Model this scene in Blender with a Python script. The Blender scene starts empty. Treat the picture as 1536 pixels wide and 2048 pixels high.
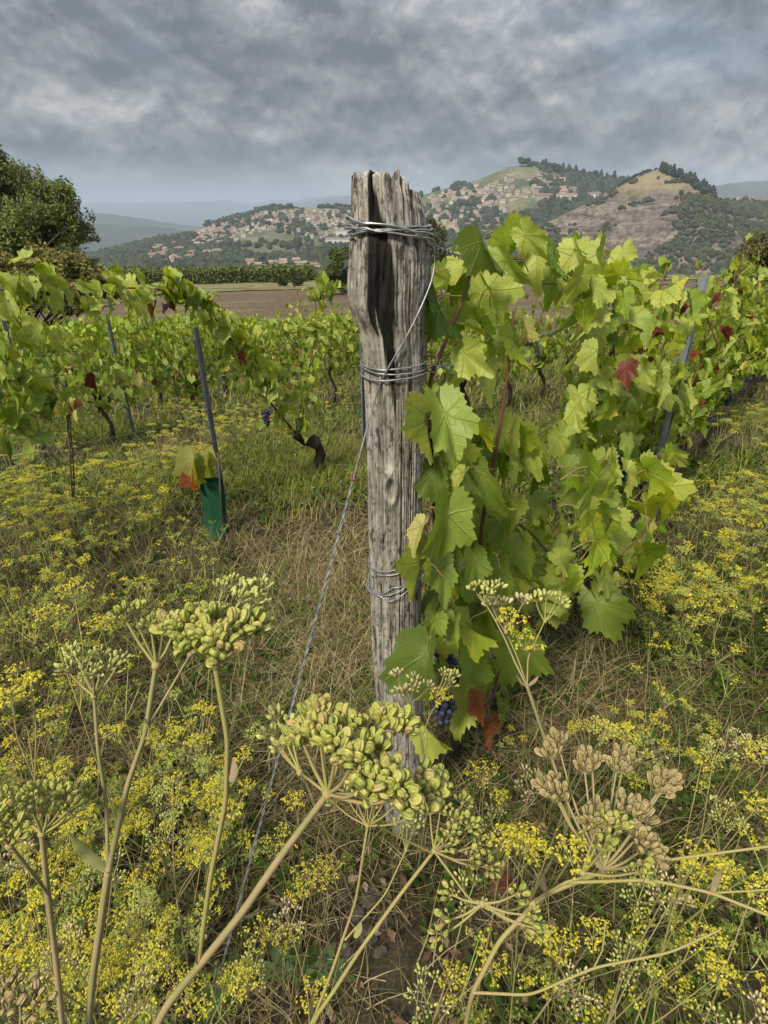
import bpy, math, random
import numpy as np
from mathutils import Matrix, Vector

random.seed(7); np.random.seed(7)
RNG = np.random.default_rng(11)
SC = bpy.context.scene
COL = SC.collection
R = math.radians

# ------------------------------------------------------------------ camera
F_PX = 1115.0; W_PX, H_PX = 1536.0, 2048.0
PITCH = R(28.4); CAM_Z = 1.5
CP, SP = math.cos(PITCH), math.sin(PITCH)
cam_d = bpy.data.cameras.new('camera')
cam = bpy.data.objects.new('camera', cam_d); COL.objects.link(cam)
cam.location = (0, 0, CAM_Z)
cam.rotation_euler = (math.pi/2 - PITCH, 0, 0)
cam_d.sensor_fit = 'VERTICAL'; cam_d.sensor_height = 36.0
cam_d.lens = F_PX / H_PX * 36.0
cam_d.clip_start = 0.02; cam_d.clip_end = 40000
SC.camera = cam

# ------------------------------------------------------------------ view / light
SC.view_settings.view_transform = 'Standard'
SC.view_settings.look = 'None'
SC.view_settings.gamma = 1.0
SC.view_settings.exposure = 1.72
SC.render.engine = 'CYCLES'
SC.cycles.use_denoising = True
SC.cycles.max_bounces = 4
SC.cycles.diffuse_bounces = 1
SC.cycles.glossy_bounces = 2
SC.cycles.transmission_bounces = 3
SC.cycles.volume_bounces = 0
SC.cycles.use_adaptive_sampling = False

SUN_EL, SUN_AZ = R(48), R(215)          # azimuth clockwise from +Y: behind the camera, to the left
sun_d = bpy.data.lights.new('sun', 'SUN'); sun = bpy.data.objects.new('sun', sun_d); COL.objects.link(sun)
sun_d.energy = 1.5; sun_d.angle = R(11); sun_d.color = (1.0, 0.93, 0.80)
_sd = Vector((math.sin(SUN_AZ)*math.cos(SUN_EL), math.cos(SUN_AZ)*math.cos(SUN_EL), math.sin(SUN_EL)))
sun.rotation_euler = _sd.to_track_quat('Z', 'Y').to_euler()
sun.location = (0, 0, 30)


class NT:
    """small node-graph helper"""
    def __init__(s, nt): s.nt = nt; s.n = nt.nodes; s.l = nt.links
    def new(s, t, **kw):
        n = s.n.new(t)
        for k, v in kw.items(): setattr(n, k, v)
        return n
    def set(s, sock, v):
        if hasattr(v, 'is_output') or isinstance(v, bpy.types.NodeSocket): s.l.new(v, sock)
        else:
            if isinstance(v, (tuple, list)) and sock.type == 'RGBA' and len(v) == 3: v = (*v, 1)
            sock.default_value = v
    def m(s, op, a, b=0.0, c=None, clamp=False):
        n = s.new('ShaderNodeMath', operation=op, use_clamp=clamp)
        s.set(n.inputs[0], a); s.set(n.inputs[1], b)
        if c is not None: s.set(n.inputs[2], c)
        return n.outputs[0]
    def mix(s, f, a, b, mode='MIX'):
        n = s.new('ShaderNodeMix', data_type='RGBA', blend_type=mode)
        s.set(n.inputs[0], f); s.set(n.inputs[6], a); s.set(n.inputs[7], b)
        return n.outputs[2]
    def ramp(s, f, stops):
        n = s.new('ShaderNodeValToRGB'); s.set(n.inputs[0], f)
        cr = n.color_ramp
        while len(cr.elements) < len(stops): cr.elements.new(0.5)
        for e, (p, c) in zip(cr.elements, stops):
            e.position = p; e.color = (*c, 1) if len(c) == 3 else c
        return n.outputs[0]
    def sstep(s, v, a, b):
        n = s.new('ShaderNodeMapRange', interpolation_type='SMOOTHSTEP')
        s.set(n.inputs[0], v); n.inputs[1].default_value = a; n.inputs[2].default_value = b
        return n.outputs[0]
    def noise(s, vec, scale=5, detail=4, rough=.55, dist=0.0):
        n = s.new('ShaderNodeTexNoise'); 
        if vec is not None: s.l.new(vec, n.inputs['Vector'])
        n.inputs['Scale'].default_value = scale; n.inputs['Detail'].default_value = detail
        n.inputs['Roughness'].default_value = rough; n.inputs['Distortion'].default_value = dist
        return n.outputs['Fac']
    def mapv(s, vec, scale=(1, 1, 1), loc=(0, 0, 0), rot=(0, 0, 0)):
        n = s.new('ShaderNodeMapping'); s.l.new(vec, n.inputs['Vector'])
        n.inputs['Scale'].default_value = scale; n.inputs['Location'].default_value = loc
        n.inputs['Rotation'].default_value = rot
        return n.outputs[0]
    def sep(s, vec):
        n = s.new('ShaderNodeSeparateXYZ'); s.l.new(vec, n.inputs[0]); return n.outputs
    def comb(s, x, y, z):
        n = s.new('ShaderNodeCombineXYZ'); s.set(n.inputs[0], x); s.set(n.inputs[1], y); s.set(n.inputs[2], z)
        return n.outputs[0]


# ------------------------------------------------------------------ world: overcast sky
world = bpy.data.worlds.new('World'); SC.world = world; world.use_nodes = True
w = NT(world.node_tree); w.n.clear()
tc = w.new('ShaderNodeTexCoord')
dx, dy, dz = w.sep(tc.outputs['Generated'])
sky = w.new('ShaderNodeTexSky', sky_type='NISHITA', sun_disc=False)
sky.sun_elevation = SUN_EL; sky.sun_rotation = SUN_AZ; sky.dust_density = 2.0
skyc = w.mix(1.0, sky.outputs[0], (0.055, 0.055, 0.055), 'MULTIPLY')
pv = w.comb(w.m('MULTIPLY', dx, 3.2), w.m('MULTIPLY', dy, 3.2), w.m('MULTIPLY', dz, 4.8))
def cnoise(off, sc, det, ro): return w.noise(w.mapv(pv, (1, 1, 1), off), sc, det, ro, .12)
n1 = cnoise((3.1, .7, .4), 1.35, 9, .56); n1u = cnoise((3.1, .7, .52), 1.35, 9, .56)
n2 = cnoise((9.2, 4.7, 0), .62, 3, .5)
n3 = cnoise((1.2, 8.7, 3), 4.4, 9, .64); n3u = cnoise((1.2, 8.7, 3.055), 4.4, 9, .64)
# cloud bodies: brighter on their upper sides, dark bases
lit = w.m('ADD', w.m('MULTIPLY', w.m('SUBTRACT', n1, n1u), .72), w.m('MULTIPLY', w.m('SUBTRACT', n3, n3u), .36))
cl = w.m('ADD', w.m('ADD', w.m('MULTIPLY', n1, .42), w.m('MULTIPLY', n2, .38)), w.m('ADD', w.m('MULTIPLY', n3, .22), lit))
cloud = w.ramp(cl, [(0.39, (.048, .056, .064)), (0.47, (.070, .079, .088)), (0.53, (.094, .102, .110)),
                    (0.59, (.124, .130, .134)), (0.68, (.190, .189, .181))])
# a few thin places where the blue sky shows through
thin = w.m('MULTIPLY', w.sstep(cnoise((5.5, 2.1, 0), .9, 4, .5), .55, .70), .14)
mixc = w.mix(thin, cloud, skyc)
# unseen sky overhead made brighter than standard overcast, to keep the ground lit
grad = w.m('ADD', 0.90, w.m('MULTIPLY', w.m('POWER', w.m('MAXIMUM', dz, 0.0), 2.0), 3.2))
full = w.mix(1.0, mixc, w.comb(grad, grad, grad), 'MULTIPLY')
hz = w.sstep(dz, 0.085, 0.0)
full = w.mix(w.m('MULTIPLY', hz, .75), full, (.150, .164, .180))
bg = w.new('ShaderNodeBackground'); w.l.new(full, bg.inputs[0]); bg.inputs[1].default_value = 1.0
wo = w.new('ShaderNodeOutputWorld'); w.l.new(bg.outputs[0], wo.inputs[0])

# ------------------------------------------------------------------ picture <-> place
def ray(px, py):
    u = (px - W_PX/2) / F_PX; v = (H_PX/2 - py) / F_PX
    return np.array([u, CP + v*SP, -SP + v*CP])          # optical-axis depth = 1
def at(px, py, t):
    return np.array([0, 0, CAM_Z]) + ray(px, py)*t
def atY(px, py, Y):
    d = ray(px, py); return np.array([0, 0, CAM_Z]) + d*(Y/d[1])

# ------------------------------------------------------------------ numpy noise
def _hash(ix, iy, s):
    h = (ix.astype(np.int64)*374761393 + iy.astype(np.int64)*668265263 + s*974711) & 0x7fffffff
    h = ((h ^ (h >> 13))*1274126177) & 0x7fffffff
    return ((h ^ (h >> 16)) & 0xffff)/65535.0
def vnoise(x, y, s=0):
    x = np.asarray(x, float); y = np.asarray(y, float)
    x, y = np.broadcast_arrays(x, y)
    ix = np.floor(x); iy = np.floor(y); fx = x-ix; fy = y-iy
    fx = fx*fx*(3-2*fx); fy = fy*fy*(3-2*fy)
    a = _hash(ix, iy, s); b = _hash(ix+1, iy, s); c = _hash(ix, iy+1, s); d = _hash(ix+1, iy+1, s)
    return (a*(1-fx)+b*fx)*(1-fy) + (c*(1-fx)+d*fx)*fy
def fbm(x, y, o=4, s=0, g=.5):
    t = 0; a = 1; n = 0
    for k in range(o):
        t = t + a*vnoise(np.asarray(x)*2**k + 17.3*k, np.asarray(y)*2**k - 9.1*k, s+k); n += a; a *= g
    return t/n - .5

# ------------------------------------------------------------------ terrain height
_gy = np.array([-60, -8, -3, .96, 2.5, 4, 6, 8, 12, 18, 25, 45, 78, 86, 110, 160, 260, 400, 600, 1000, 2000, 4000, 12500])
_gz = np.array([1.2, .35, .12, 0, -.12, -.27, -.54, -.88, -1.62, -2.62, -3.5, -5.2, -6.75, -7.2, -12, -24, -44, -56, -66, -85, -135, -165, -175])
_fy = np.concatenate([np.linspace(-60, 100, 3201), np.linspace(100.5, 12500, 3000)])
_fz = np.interp(_fy, _gy, _gz)
_k = np.hanning(41); _k /= _k.sum()
_fzs = _fz.copy(); _fzs[:3201] = np.convolve(np.pad(_fz[:3201], 20, mode='edge'), _k, 'valid')
_fzs[3150:3201] = _fz[3150:3201]
def G(x, y):
    x = np.asarray(x, float); y = np.asarray(y, float)
    z = np.interp(y, _fy, _fzs)
    z = z + .03*np.clip(x, -30, 30)*np.clip((y-.5)/6, 0, 1)*np.clip((120-y)/60, 0, 1)
    near = np.clip((14-np.abs(y))/10, 0, 1)
    z = z + near*.035*fbm(x*1.3, y*1.3, 3, 5)
    far = np.clip((y-300)/1500, 0, 1)
    z = z + far*60*fbm(x/900, y/900, 4, 9)
    return z
def g(x, y): return float(G(x, y))
def on_ground(px, py):
    d = ray(px, py); lo, hi = 0.05, 60.0
    for _ in range(36):
        mid = (lo+hi)/2; p = np.array([0, 0, CAM_Z]) + d*mid
        if p[2] > g(p[0], p[1]): lo = mid
        else: hi = mid
    return np.array([0, 0, CAM_Z]) + d*hi

def on_ground_many(A, B):
    D = np.array([ray(a, b) for a, b in zip(A, B)]); lo = np.full(len(D), .05); hi = np.full(len(D), 60.0)
    for _ in range(34):
        mid = (lo+hi)/2; P = np.array([0, 0, CAM_Z]) + D*mid[:, None]; up = P[:, 2] > G(P[:, 0], P[:, 1])
        lo = np.where(up, mid, lo); hi = np.where(up, hi, mid)
    return np.array([0, 0, CAM_Z]) + D*hi[:, None]

# vine rows: parallel lines, going away to the right
RD = np.array([.61, .7924, 0.0]); RN = np.array([-.7924, .61, 0.0])      # along the row / to the next row
POST = np.array([0.03, 0.96, 0.0])
ROW_GAP = 2.22
def row_at(row, L, off=0.0):
    p = POST + RN*(ROW_GAP*(row-1) + off) + RD*L
    p[2] = g(p[0], p[1]); return p
def on_row(px, py, row=1, off=0.0):
    """where the sight line through a pixel meets the upright plane of a vine row"""
    d = ray(px, py); o = np.array([0, 0, CAM_Z])
    q = POST + RN*(ROW_GAP*(row-1) + off)
    t = np.dot(q-o, RN)/np.dot(d, RN)
    return o + d*t

# ------------------------------------------------------------------ mesh helpers
def mesh(name, V, F, mat=None, smooth=True, col=None, uv=None, F2=None):
    """V (n,3); F (m,k) index array, F2 an optional second array of another polygon size; col per vertex rgb; uv per vertex"""
    me = bpy.data.meshes.new(name)
    V = np.asarray(V, np.float32).reshape(-1, 3)
    arrs = [np.asarray(a, np.int32) for a in (F, F2) if a is not None and len(a)]
    me.vertices.add(len(V)); me.vertices.foreach_set('co', V.ravel())
    loops = np.concatenate([a.ravel() for a in arrs])
    tot = np.concatenate([np.full(len(a), a.shape[1], np.int32) for a in arrs])
    st = np.concatenate([[0], np.cumsum(tot)[:-1]]).astype(np.int32)
    me.loops.add(len(loops)); me.loops.foreach_set('vertex_index', loops)
    me.polygons.add(len(tot)); me.polygons.foreach_set('loop_start', st); me.polygons.foreach_set('loop_total', tot)
    me.polygons.foreach_set('use_smooth', np.full(len(tot), smooth, bool))
    if col is not None:
        col = np.asarray(col, np.float32)
        if col.ndim == 1: col = np.repeat(col[:, None], 3, 1)
        c4 = np.concatenate([col, np.ones((len(col), 1), np.float32)], 1)
        a = me.attributes.new('Col', 'FLOAT_COLOR', 'POINT'); a.data.foreach_set('color', c4.ravel())
    if uv is not None:
        ul = me.uv_layers.new(name='UVMap'); ul.data.foreach_set('uv', np.asarray(uv, np.float32)[loops].ravel())
    me.update(calc_edges=True)
    if mat is not None: me.materials.append(mat)
    return me

class MB:
    """collects pieces into one mesh"""
    def __init__(s): s.V = []; s.T = []; s.Q = []; s.C = []; s.U = []; s.n = 0; s.hasC = False
    def add(s, V, F, c=None, uv=None):
        V = np.asarray(V, float).reshape(-1, 3); F = np.asarray(F, int)
        (s.T if F.shape[1] == 3 else s.Q).append(F + s.n)
        s.V.append(V)
        if c is None: c = (1, 1, 1)
        c = np.asarray(c, float)
        s.C.append(np.tile(c, (len(V), 1)) if c.ndim == 1 else c)
        s.U.append(np.zeros((len(V), 2)) if uv is None else uv)
        s.n += len(V)
    def add2(s, V, Q, T, c=None, uv=None):
        n0 = s.n; s.add(V, Q, c, uv)
        s.T.append(np.asarray(T, int) + n0)
    def mesh(s, name, mat, smooth=True):
        T = np.concatenate(s.T) if s.T else None; Q = np.concatenate(s.Q) if s.Q else None
        A, B = (Q, T) if Q is not None else (T, None)
        return mesh(name, np.concatenate(s.V), A, mat, smooth, np.concatenate(s.C), np.concatenate(s.U), B)

def frames(P):
    P = np.asarray(P, float); n = len(P)
    T = np.gradient(P, axis=0); T /= np.linalg.norm(T, axis=1)[:, None] + 1e-12
    a = np.array([0, 0, 1.0]) if abs(T[0][2]) < .9 else np.array([1.0, 0, 0])
    N = np.zeros_like(P); v = np.cross(T[0], a); N[0] = v/np.linalg.norm(v)
    for i in range(1, n):
        v = N[i-1] - T[i]*np.dot(N[i-1], T[i]); N[i] = v/(np.linalg.norm(v) + 1e-12)
    return T, N, np.cross(T, N)
def tube(P, r, k=6, cap=True, rough=0.0, seed=0):
    P = np.asarray(P, float); n = len(P)
    r = np.broadcast_to(np.asarray(r, float), (n,))
    T, N, B = frames(P)
    a = np.arange(k)*2*math.pi/k
    rr = r[:, None]*np.ones((1, k))
    if rough: rr = rr*(1 + rough*2*fbm(np.arange(n)[:, None]*.35 + seed*7.7, np.arange(k)[None, :]*1.1 + seed, 3, seed))
    V = P[:, None, :] + rr[:, :, None]*(np.cos(a)[None, :, None]*N[:, None, :] + np.sin(a)[None, :, None]*B[:, None, :])
    V = V.reshape(-1, 3)
    i = np.arange(n-1)[:, None]*k; j = np.arange(k)[None, :]; j2 = (j+1) % k
    Q = np.stack([i+j, i+j2, i+k+j2, i+k+j], -1).reshape(-1, 4)
    Tt = []
    if cap:
        V = np.vstack([V, P[0], P[-1]]); c0 = n*k; c1 = c0+1
        for q in range(k):
            Tt.append((c0, (q+1) % k, q)); Tt.append((c1, (n-1)*k+q, (n-1)*k+(q+1) % k))
    else:
        Tt.append((0, 1, 2))
    return V, Q, np.array(Tt)
def smooth_path(P, n=24):
    """Catmull-Rom through the points"""
    P = np.asarray(P, float)
    if len(P) == 2: return P[0] + (P[1]-P[0])*np.linspace(0, 1, n)[:, None]
    E = np.vstack([2*P[0]-P[1], P, 2*P[-1]-P[-2]]); out = []
    s = np.linspace(0, len(P)-1, n)
    for x in s:
        i = min(int(x), len(P)-2); t = x-i
        p0, p1, p2, p3 = E[i], E[i+1], E[i+2], E[i+3]
        out.append(.5*((2*p1) + (p2-p0)*t + (2*p0-5*p1+4*p2-p3)*t*t + (3*p1-p0-3*p2+p3)*t**3))
    return np.array(out)

def link(name, data, parent=None, loc=None):
    o = bpy.data.objects.new(name, data); COL.objects.link(o)
    if parent is not None: o.parent = parent
    if loc is not None: o.location = loc
    return o
def tag(o, label=None, cat=None, group=None, kind=None):
    if label: o['label'] = label
    if cat: o['category'] = cat
    if group: o['group'] = group
    if kind: o['kind'] = kind
    return o
def thing(name, label, cat, loc, group=None):
    o = link(name, None, None, tuple(float(v) for v in loc)); o.empty_display_size = .1
    return tag(o, label, cat, group)

# ------------------------------------------------------------------ materials
def new_mat(name):
    m = bpy.data.materials.new(name); m.use_nodes = True
    k = NT(m.node_tree); k.n.clear()
    return m, k
def finish(k, color, rough=.7, bump=None, bump_d=.002, bump_s=.5, spec=.3, transl=0.0, tcol=None, metal=0.0, coat=0.0):
    p = k.new('ShaderNodeBsdfPrincipled')
    k.set(p.inputs['Base Color'], color); k.set(p.inputs['Roughness'], rough)
    k.set(p.inputs['Specular IOR Level'], spec); k.set(p.inputs['Metallic'], metal)
    if bump is not None:
        b = k.new('ShaderNodeBump'); k.l.new(bump, b.inputs['Height'])
        b.inputs['Distance'].default_value = bump_d; b.inputs['Strength'].default_value = bump_s
        k.l.new(b.outputs[0], p.inputs['Normal'])
    out = k.new('ShaderNodeOutputMaterial')
    if transl > 0:
        t = k.new('ShaderNodeBsdfTranslucent'); k.set(t.inputs[0], tcol if tcol is not None else color)
        mx = k.new('ShaderNodeMixShader'); mx.inputs[0].default_value = transl
        k.l.new(p.outputs[0], mx.inputs[1]); k.l.new(t.outputs[0], mx.inputs[2]); k.l.new(mx.outputs[0], out.inputs[0])
    else: k.l.new(p.outputs[0], out.inputs[0])
    return p
def simple(name, c0, c1=None, scale=20, rough=.7, spec=.3, stretch=(1, 1, 1), bump=0.0, transl=0.0, metal=0.0):
    m, k = new_mat(name)
    tcn = k.new('ShaderNodeTexCoord')
    v = k.mapv(tcn.outputs['Object'], stretch)
    n = k.noise(v, scale, 5, .6)
    c = k.mix(k.sstep(n, .3, .7), c0, c1 if c1 else tuple(x*.6 for x in c0))
    finish(k, c, rough, n if bump else None, bump or .001, .6, spec, transl, metal=metal)
    return m
def attr_mat(name, rough=.75, transl=.25, spec=.2, scale=60):
    """colour from the vertex attribute, with a little grain"""
    m, k = new_mat(name)
    a = k.new('ShaderNodeAttribute', attribute_name='Col')
    tcn = k.new('ShaderNodeTexCoord')
    n = k.noise(tcn.outputs['Object'], scale, 3, .6)
    c = k.mix(1.0, a.outputs['Color'], k.ramp(n, [(.25, (.72, .72, .72)), (.75, (1.2, 1.2, 1.2))]), 'MULTIPLY')
    finish(k, c, rough, spec=spec, transl=transl)
    return m

def leaf_mat(name, top, back, use_attr=False, dark=(.6, .75, .6), vein=(.36, .40, .13), rnd=1.0, spots=True):
    m, k = new_mat(name)
    uvn = k.new('ShaderNodeUVMap', uv_map='UVMap')
    ux, uy, _ = k.sep(uvn.outputs[0])
    x = k.m('ABSOLUTE', k.m('MULTIPLY', k.m('SUBTRACT', ux, .5), 2.5)); y = k.m('MULTIPLY', k.m('SUBTRACT', uy, .5), 2.5)
    masks = []
    for a, wd in ((0, .022), (52, .020), (112, .016)):
        sa, ca = math.sin(R(a)), math.cos(R(a))
        al = k.m('ADD', k.m('MULTIPLY', x, sa), k.m('MULTIPLY', y, ca))
        pe = k.m('ABSOLUTE', k.m('SUBTRACT', k.m('MULTIPLY', x, ca), k.m('MULTIPLY', y, sa)))
        wid = k.m('MULTIPLY', k.m('SUBTRACT', 1.25, al), wd)
        mk = k.m('SUBTRACT', 1.0, k.m('DIVIDE', pe, wid), clamp=True)
        mk = k.m('MULTIPLY', mk, k.m('GREATER_THAN', al, 0.0))
        # side veins leave the main vein at an angle
        f = k.m('PINGPONG', k.m('SUBTRACT', k.m('MULTIPLY', al, 1.0), k.m('MULTIPLY', pe, .75)), .085)
        sv = k.m('MULTIPLY', k.m('SUBTRACT', 1.0, k.m('DIVIDE', f, .016), clamp=True), .42)
        sv = k.m('MULTIPLY', sv, k.m('LESS_THAN', pe, k.m('MULTIPLY', al, .42)))
        masks.append(k.m('MAXIMUM', mk, sv))
    vm = k.m('MAXIMUM', k.m('MAXIMUM', masks[0], masks[1]), masks[2])
    oi = k.new('ShaderNodeObjectInfo')
    tcn = k.new('ShaderNodeTexCoord')
    n = k.noise(k.comb(k.m('MULTIPLY', x, 1.0), y, k.m('MULTIPLY', oi.outputs['Random'], 37.0)), 2.2, 4, .6)
    nf = k.noise(uvn.outputs[0], 55, 3, .7)
    if use_attr:
        a = k.new('ShaderNodeAttribute', attribute_name='Col'); base = a.outputs['Color']
    else:
        rf = oi.outputs['Random']
        base = k.ramp(rf, [(0.0, tuple(t*d for t, d in zip(top, dark))), (.35, top),
                           (.75, (top[0]*1.18, top[1]*1.1, top[2]*1.0)), (1.0, (top[0]*1.42, top[1]*1.2, top[2]*1.05))])
    base = k.mix(k.sstep(n, .32, .68), k.mix(1.0, base, (.62, .74, .66), 'MULTIPLY'), base)
    rd = k.m('SQRT', k.m('ADD', k.m('MULTIPLY', x, x), k.m('MULTIPLY', y, y)))
    base = k.mix(k.m('MULTIPLY', k.sstep(k.m('ADD', rd, k.m('MULTIPLY', n, .5)), .65, 1.25), .45), base, k.mix(1.0, base, (1.45, 1.22, 1.0), 'MULTIPLY'))
    base = k.mix(k.m('MULTIPLY', k.sstep(nf, .45, .75), .35), base, k.mix(1.0, base, (.7, .78, .7), 'MULTIPLY'))
    if spots:
        sp = k.sstep(k.noise(k.comb(x, y, k.m('MULTIPLY', oi.outputs['Random'], 91.0)), 7.5, 2, .5), .69, .76)
        base = k.mix(k.m('MULTIPLY', sp, .7), base, (.14, .09, .03))
    colr = k.mix(k.m('MULTIPLY', vm, .55), base, vein)
    ge = k.new('ShaderNodeNewGeometry')
    bk = k.mix(.62, k.mix(k.m('MULTIPLY', vm, .6), base, vein), back)
    colr = k.mix(ge.outputs['Backfacing'], colr, bk)
    h = k.m('SUBTRACT', k.m('MULTIPLY', nf, .35), k.m('MULTIPLY', vm, .8))
    finish(k, colr, .46, h, .002, .9, .38, .40, k.mix(1.0, colr, (1.15, 1.15, .55), 'MULTIPLY'))
    return m

# ================================================================== THE SETTING
def grid_faces(nu, nv):
    i = np.arange(nu-1)[:, None]*nv; j = np.arange(nv-1)[None, :]
    return np.stack([i+j, i+nv+j, i+nv+j+1, i+j+1], -1).reshape(-1, 4)

# ---- ground sheet
m_ground, k = new_mat('ground_soil')
tcn = k.new('ShaderNodeTexCoord'); ob = tcn.outputs['Object']; gx, gy_, gz_ = k.sep(ob)
nA = k.noise(ob, 1.6, 6, .62); nB = k.noise(ob, 26, 6, .7); nC = k.noise(ob, 120, 4, .7)
soil = k.ramp(nB, [(.28, (.013, .010, .007)), (.5, (.034, .026, .017)), (.72, (.080, .060, .038))])
litter = k.ramp(nC, [(.3, (.028, .023, .014)), (.55, (.085, .070, .040)), (.8, (.22, .18, .10))])
near_c = k.mix(k.sstep(nA, .40, .62), soil, litter)
green = k.ramp(k.noise(ob, 9, 5, .7), [(.3, (.022, .030, .009)), (.55, (.060, .068, .020)), (.8, (.15, .145, .045))])
near_c = k.mix(k.m('MULTIPLY', k.sstep(k.noise(ob, .8, 4, .6), .42, .60), .55), near_c, green)
mid_c = k.mix(k.sstep(k.noise(ob, .35, 6, .65), .35, .65), (.11, .115, .035), (.20, .17, .075))
cA = k.mix(k.sstep(gy_, 9, 20), near_c, mid_c)
wood = k.ramp(k.noise(ob, .012, 7, .7), [(.35, (.022, .034, .016)), (.6, (.05, .062, .026))])
field = k.ramp(k.noise(k.mapv(ob, (1, 2.4, 1)), .0035, 2, .4), [(.3, (.10, .12, .045)), (.7, (.30, .26, .15))])
fm = k.sstep(k.noise(k.mapv(ob, (1, 2.2, 1)), .0022, 5, .55), .53, .60)
far_c = k.mix(fm, wood, field)
cB = k.mix(k.sstep(gy_, 95, 150), cA, far_c)
finish(k, cB, .95, k.m('ADD', nB, k.m('MULTIPLY', nC, .4)), .015, .9, .1)

xs = np.sinh(np.linspace(-11.55, 11.55, 331))*.12/ 1.0
xs = xs/np.max(xs)*6000
ys = np.concatenate([-np.sinh(np.linspace(5.2, 0.05, 40))*.5, np.sinh(np.linspace(0, 11.0, 330))*.42])
ys = np.unique(np.where(ys > 0, ys/ys.max()*12000, ys/abs(ys.min())*45))
XX, YY = np.meshgrid(xs, ys, indexing='ij')
ZZ = G(XX, YY)
ground = link('ground', mesh('ground', np.stack([XX, YY, ZZ], -1), grid_faces(len(xs), len(ys)), m_ground))
tag(ground, kind='structure')

# ---- ploughed field beyond the vine rows, and the dry verge at its far side
m_field, k = new_mat('ploughed_earth')
tcn = k.new('ShaderNodeTexCoord'); ob = tcn.outputs['Object']
nn = k.noise(k.mapv(ob, (1, 1, 1)), 2.6, 6, .75); nl = k.noise(k.mapv(ob, (.25, 1, 1)), .35, 4, .6)
c = k.ramp(nn, [(.25, (.070, .050, .031)), (.5, (.122, .092, .058)), (.75, (.20, .158, .105))])
c = k.mix(k.m('MULTIPLY', k.sstep(nl, .48, .66), .5), c, (.21, .175, .10))
finish(k, c, .95, nn, .12, 1.0, .05)
m_verge, k = new_mat('dry_verge')
tcn = k.new('ShaderNodeTexCoord'); ob = tcn.outputs['Object']
nn = k.noise(k.mapv(ob, (.4, 1, 1)), 1.2, 6, .7)
c = k.ramp(nn, [(.25, (.08, .085, .03)), (.5, (.18, .16, .075)), (.75, (.28, .24, .13))])
finish(k, c, .95, nn, .1, 1.0, .05)
def drape(name, xa, xb, ya, yb, nx, ny, dz, mat, rough=0.0, edge=0.0):
    u = np.linspace(0, 1, nx); v = np.linspace(0, 1, ny)
    U, Vv = np.meshgrid(u, v, indexing='ij')
    X = xa + (xb-xa)*U; Y0 = ya + edge*fbm(X/9, X*0, 3, 3); Y = Y0 + (yb-Y0)*Vv
    Z = G(X, Y) + dz + rough*fbm(X*1.1, Y*2.2, 3, 21)
    o = link(name, mesh(name, np.stack([X, Y, Z], -1), grid_faces(nx, ny), mat)); tag(o, kind='structure'); return o
drape('ploughed_field', -60, 70, 22.5, 70, 260, 150, .05, m_field, .14, 3.0)
drape('field_verge', -75, 85, 68.5, 88, 160, 30, .12, m_verge, .25, 2.0)

# ---- hills
def lin(pts, Y):
    P = np.array([atY(a, b, Y) for a, b in pts]); return P[:, 0], P[:, 2]
HILLS = {}
def hill(name, pts, Yr, Yf, mat, nx=150, ny=70, floor=None, rough=6, prof=1.15, back=.6, fade=80, seed=1, wob=60):
    px_, pz_ = lin(pts, Yr)
    x0, x1 = px_[0], px_[-1]
    def H(x, y):
        x = np.asarray(x, float); y = np.asarray(y, float)
        yr = Yr + wob*2*fbm(x/220, x*0, 3, seed+3)*.6
        fl = np.interp(y, _fy, _fzs) - 8
        zr = np.interp(x, px_, pz_)
        t = (y-Yf)/(yr-Yf)
        up = np.clip(t, 0, 1)
        pr = np.where(t <= 1, up**prof*(1-.12*np.sin(up*math.pi)), np.clip(1-(t-1)*back*1.2, -1, 1))
        spur = rough*fbm(x/130, y/130, 5, seed)*np.sin(np.clip(t, 0, 1)*math.pi*.95 + .08)
        return fl + (zr-fl)*pr + spur
    X, Y = np.meshgrid(np.linspace(x0, x1, nx), np.concatenate([np.linspace(Yf, Yr*1.005, ny), np.linspace(Yr*1.01, Yr*1.0 + (Yr-Yf)*1.2, 24)]), indexing='ij')
    Z = H(X, Y)
    o = link(name, mesh(name, np.stack([X, Y, Z], -1), grid_faces(*X.shape), mat)); tag(o, kind='structure')
    HILLS[name + str(seed)] = (H, x0, x1, Yf, Yr)
    return H
def hill_mat(name, a, b, c, sc=.012):
    m, k = new_mat(name); tcn = k.new('ShaderNodeTexCoord'); ob = tcn.outputs['Object']
    n = k.noise(ob, sc, 7, .68); n2 = k.noise(ob, sc*12, 5, .7)
    col = k.ramp(n, [(.36, a), (.52, b), (.66, c)])
    col = k.mix(k.m('MULTIPLY', k.sstep(n2, .4, .7), .5), col, k.mix(1.0, col, (.55, .6, .5), 'MULTIPLY'))
    finish(k, col, .95, n2, 2.0, .8, .05); return m
m_hv = hill_mat('hillside_scrub', (.060, .074, .034), (.115, .120, .060), (.23, .20, .125))
m_far = hill_mat('far_forest', (.03, .042, .028), (.045, .056, .034), (.12, .115, .07), .0022)

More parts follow.
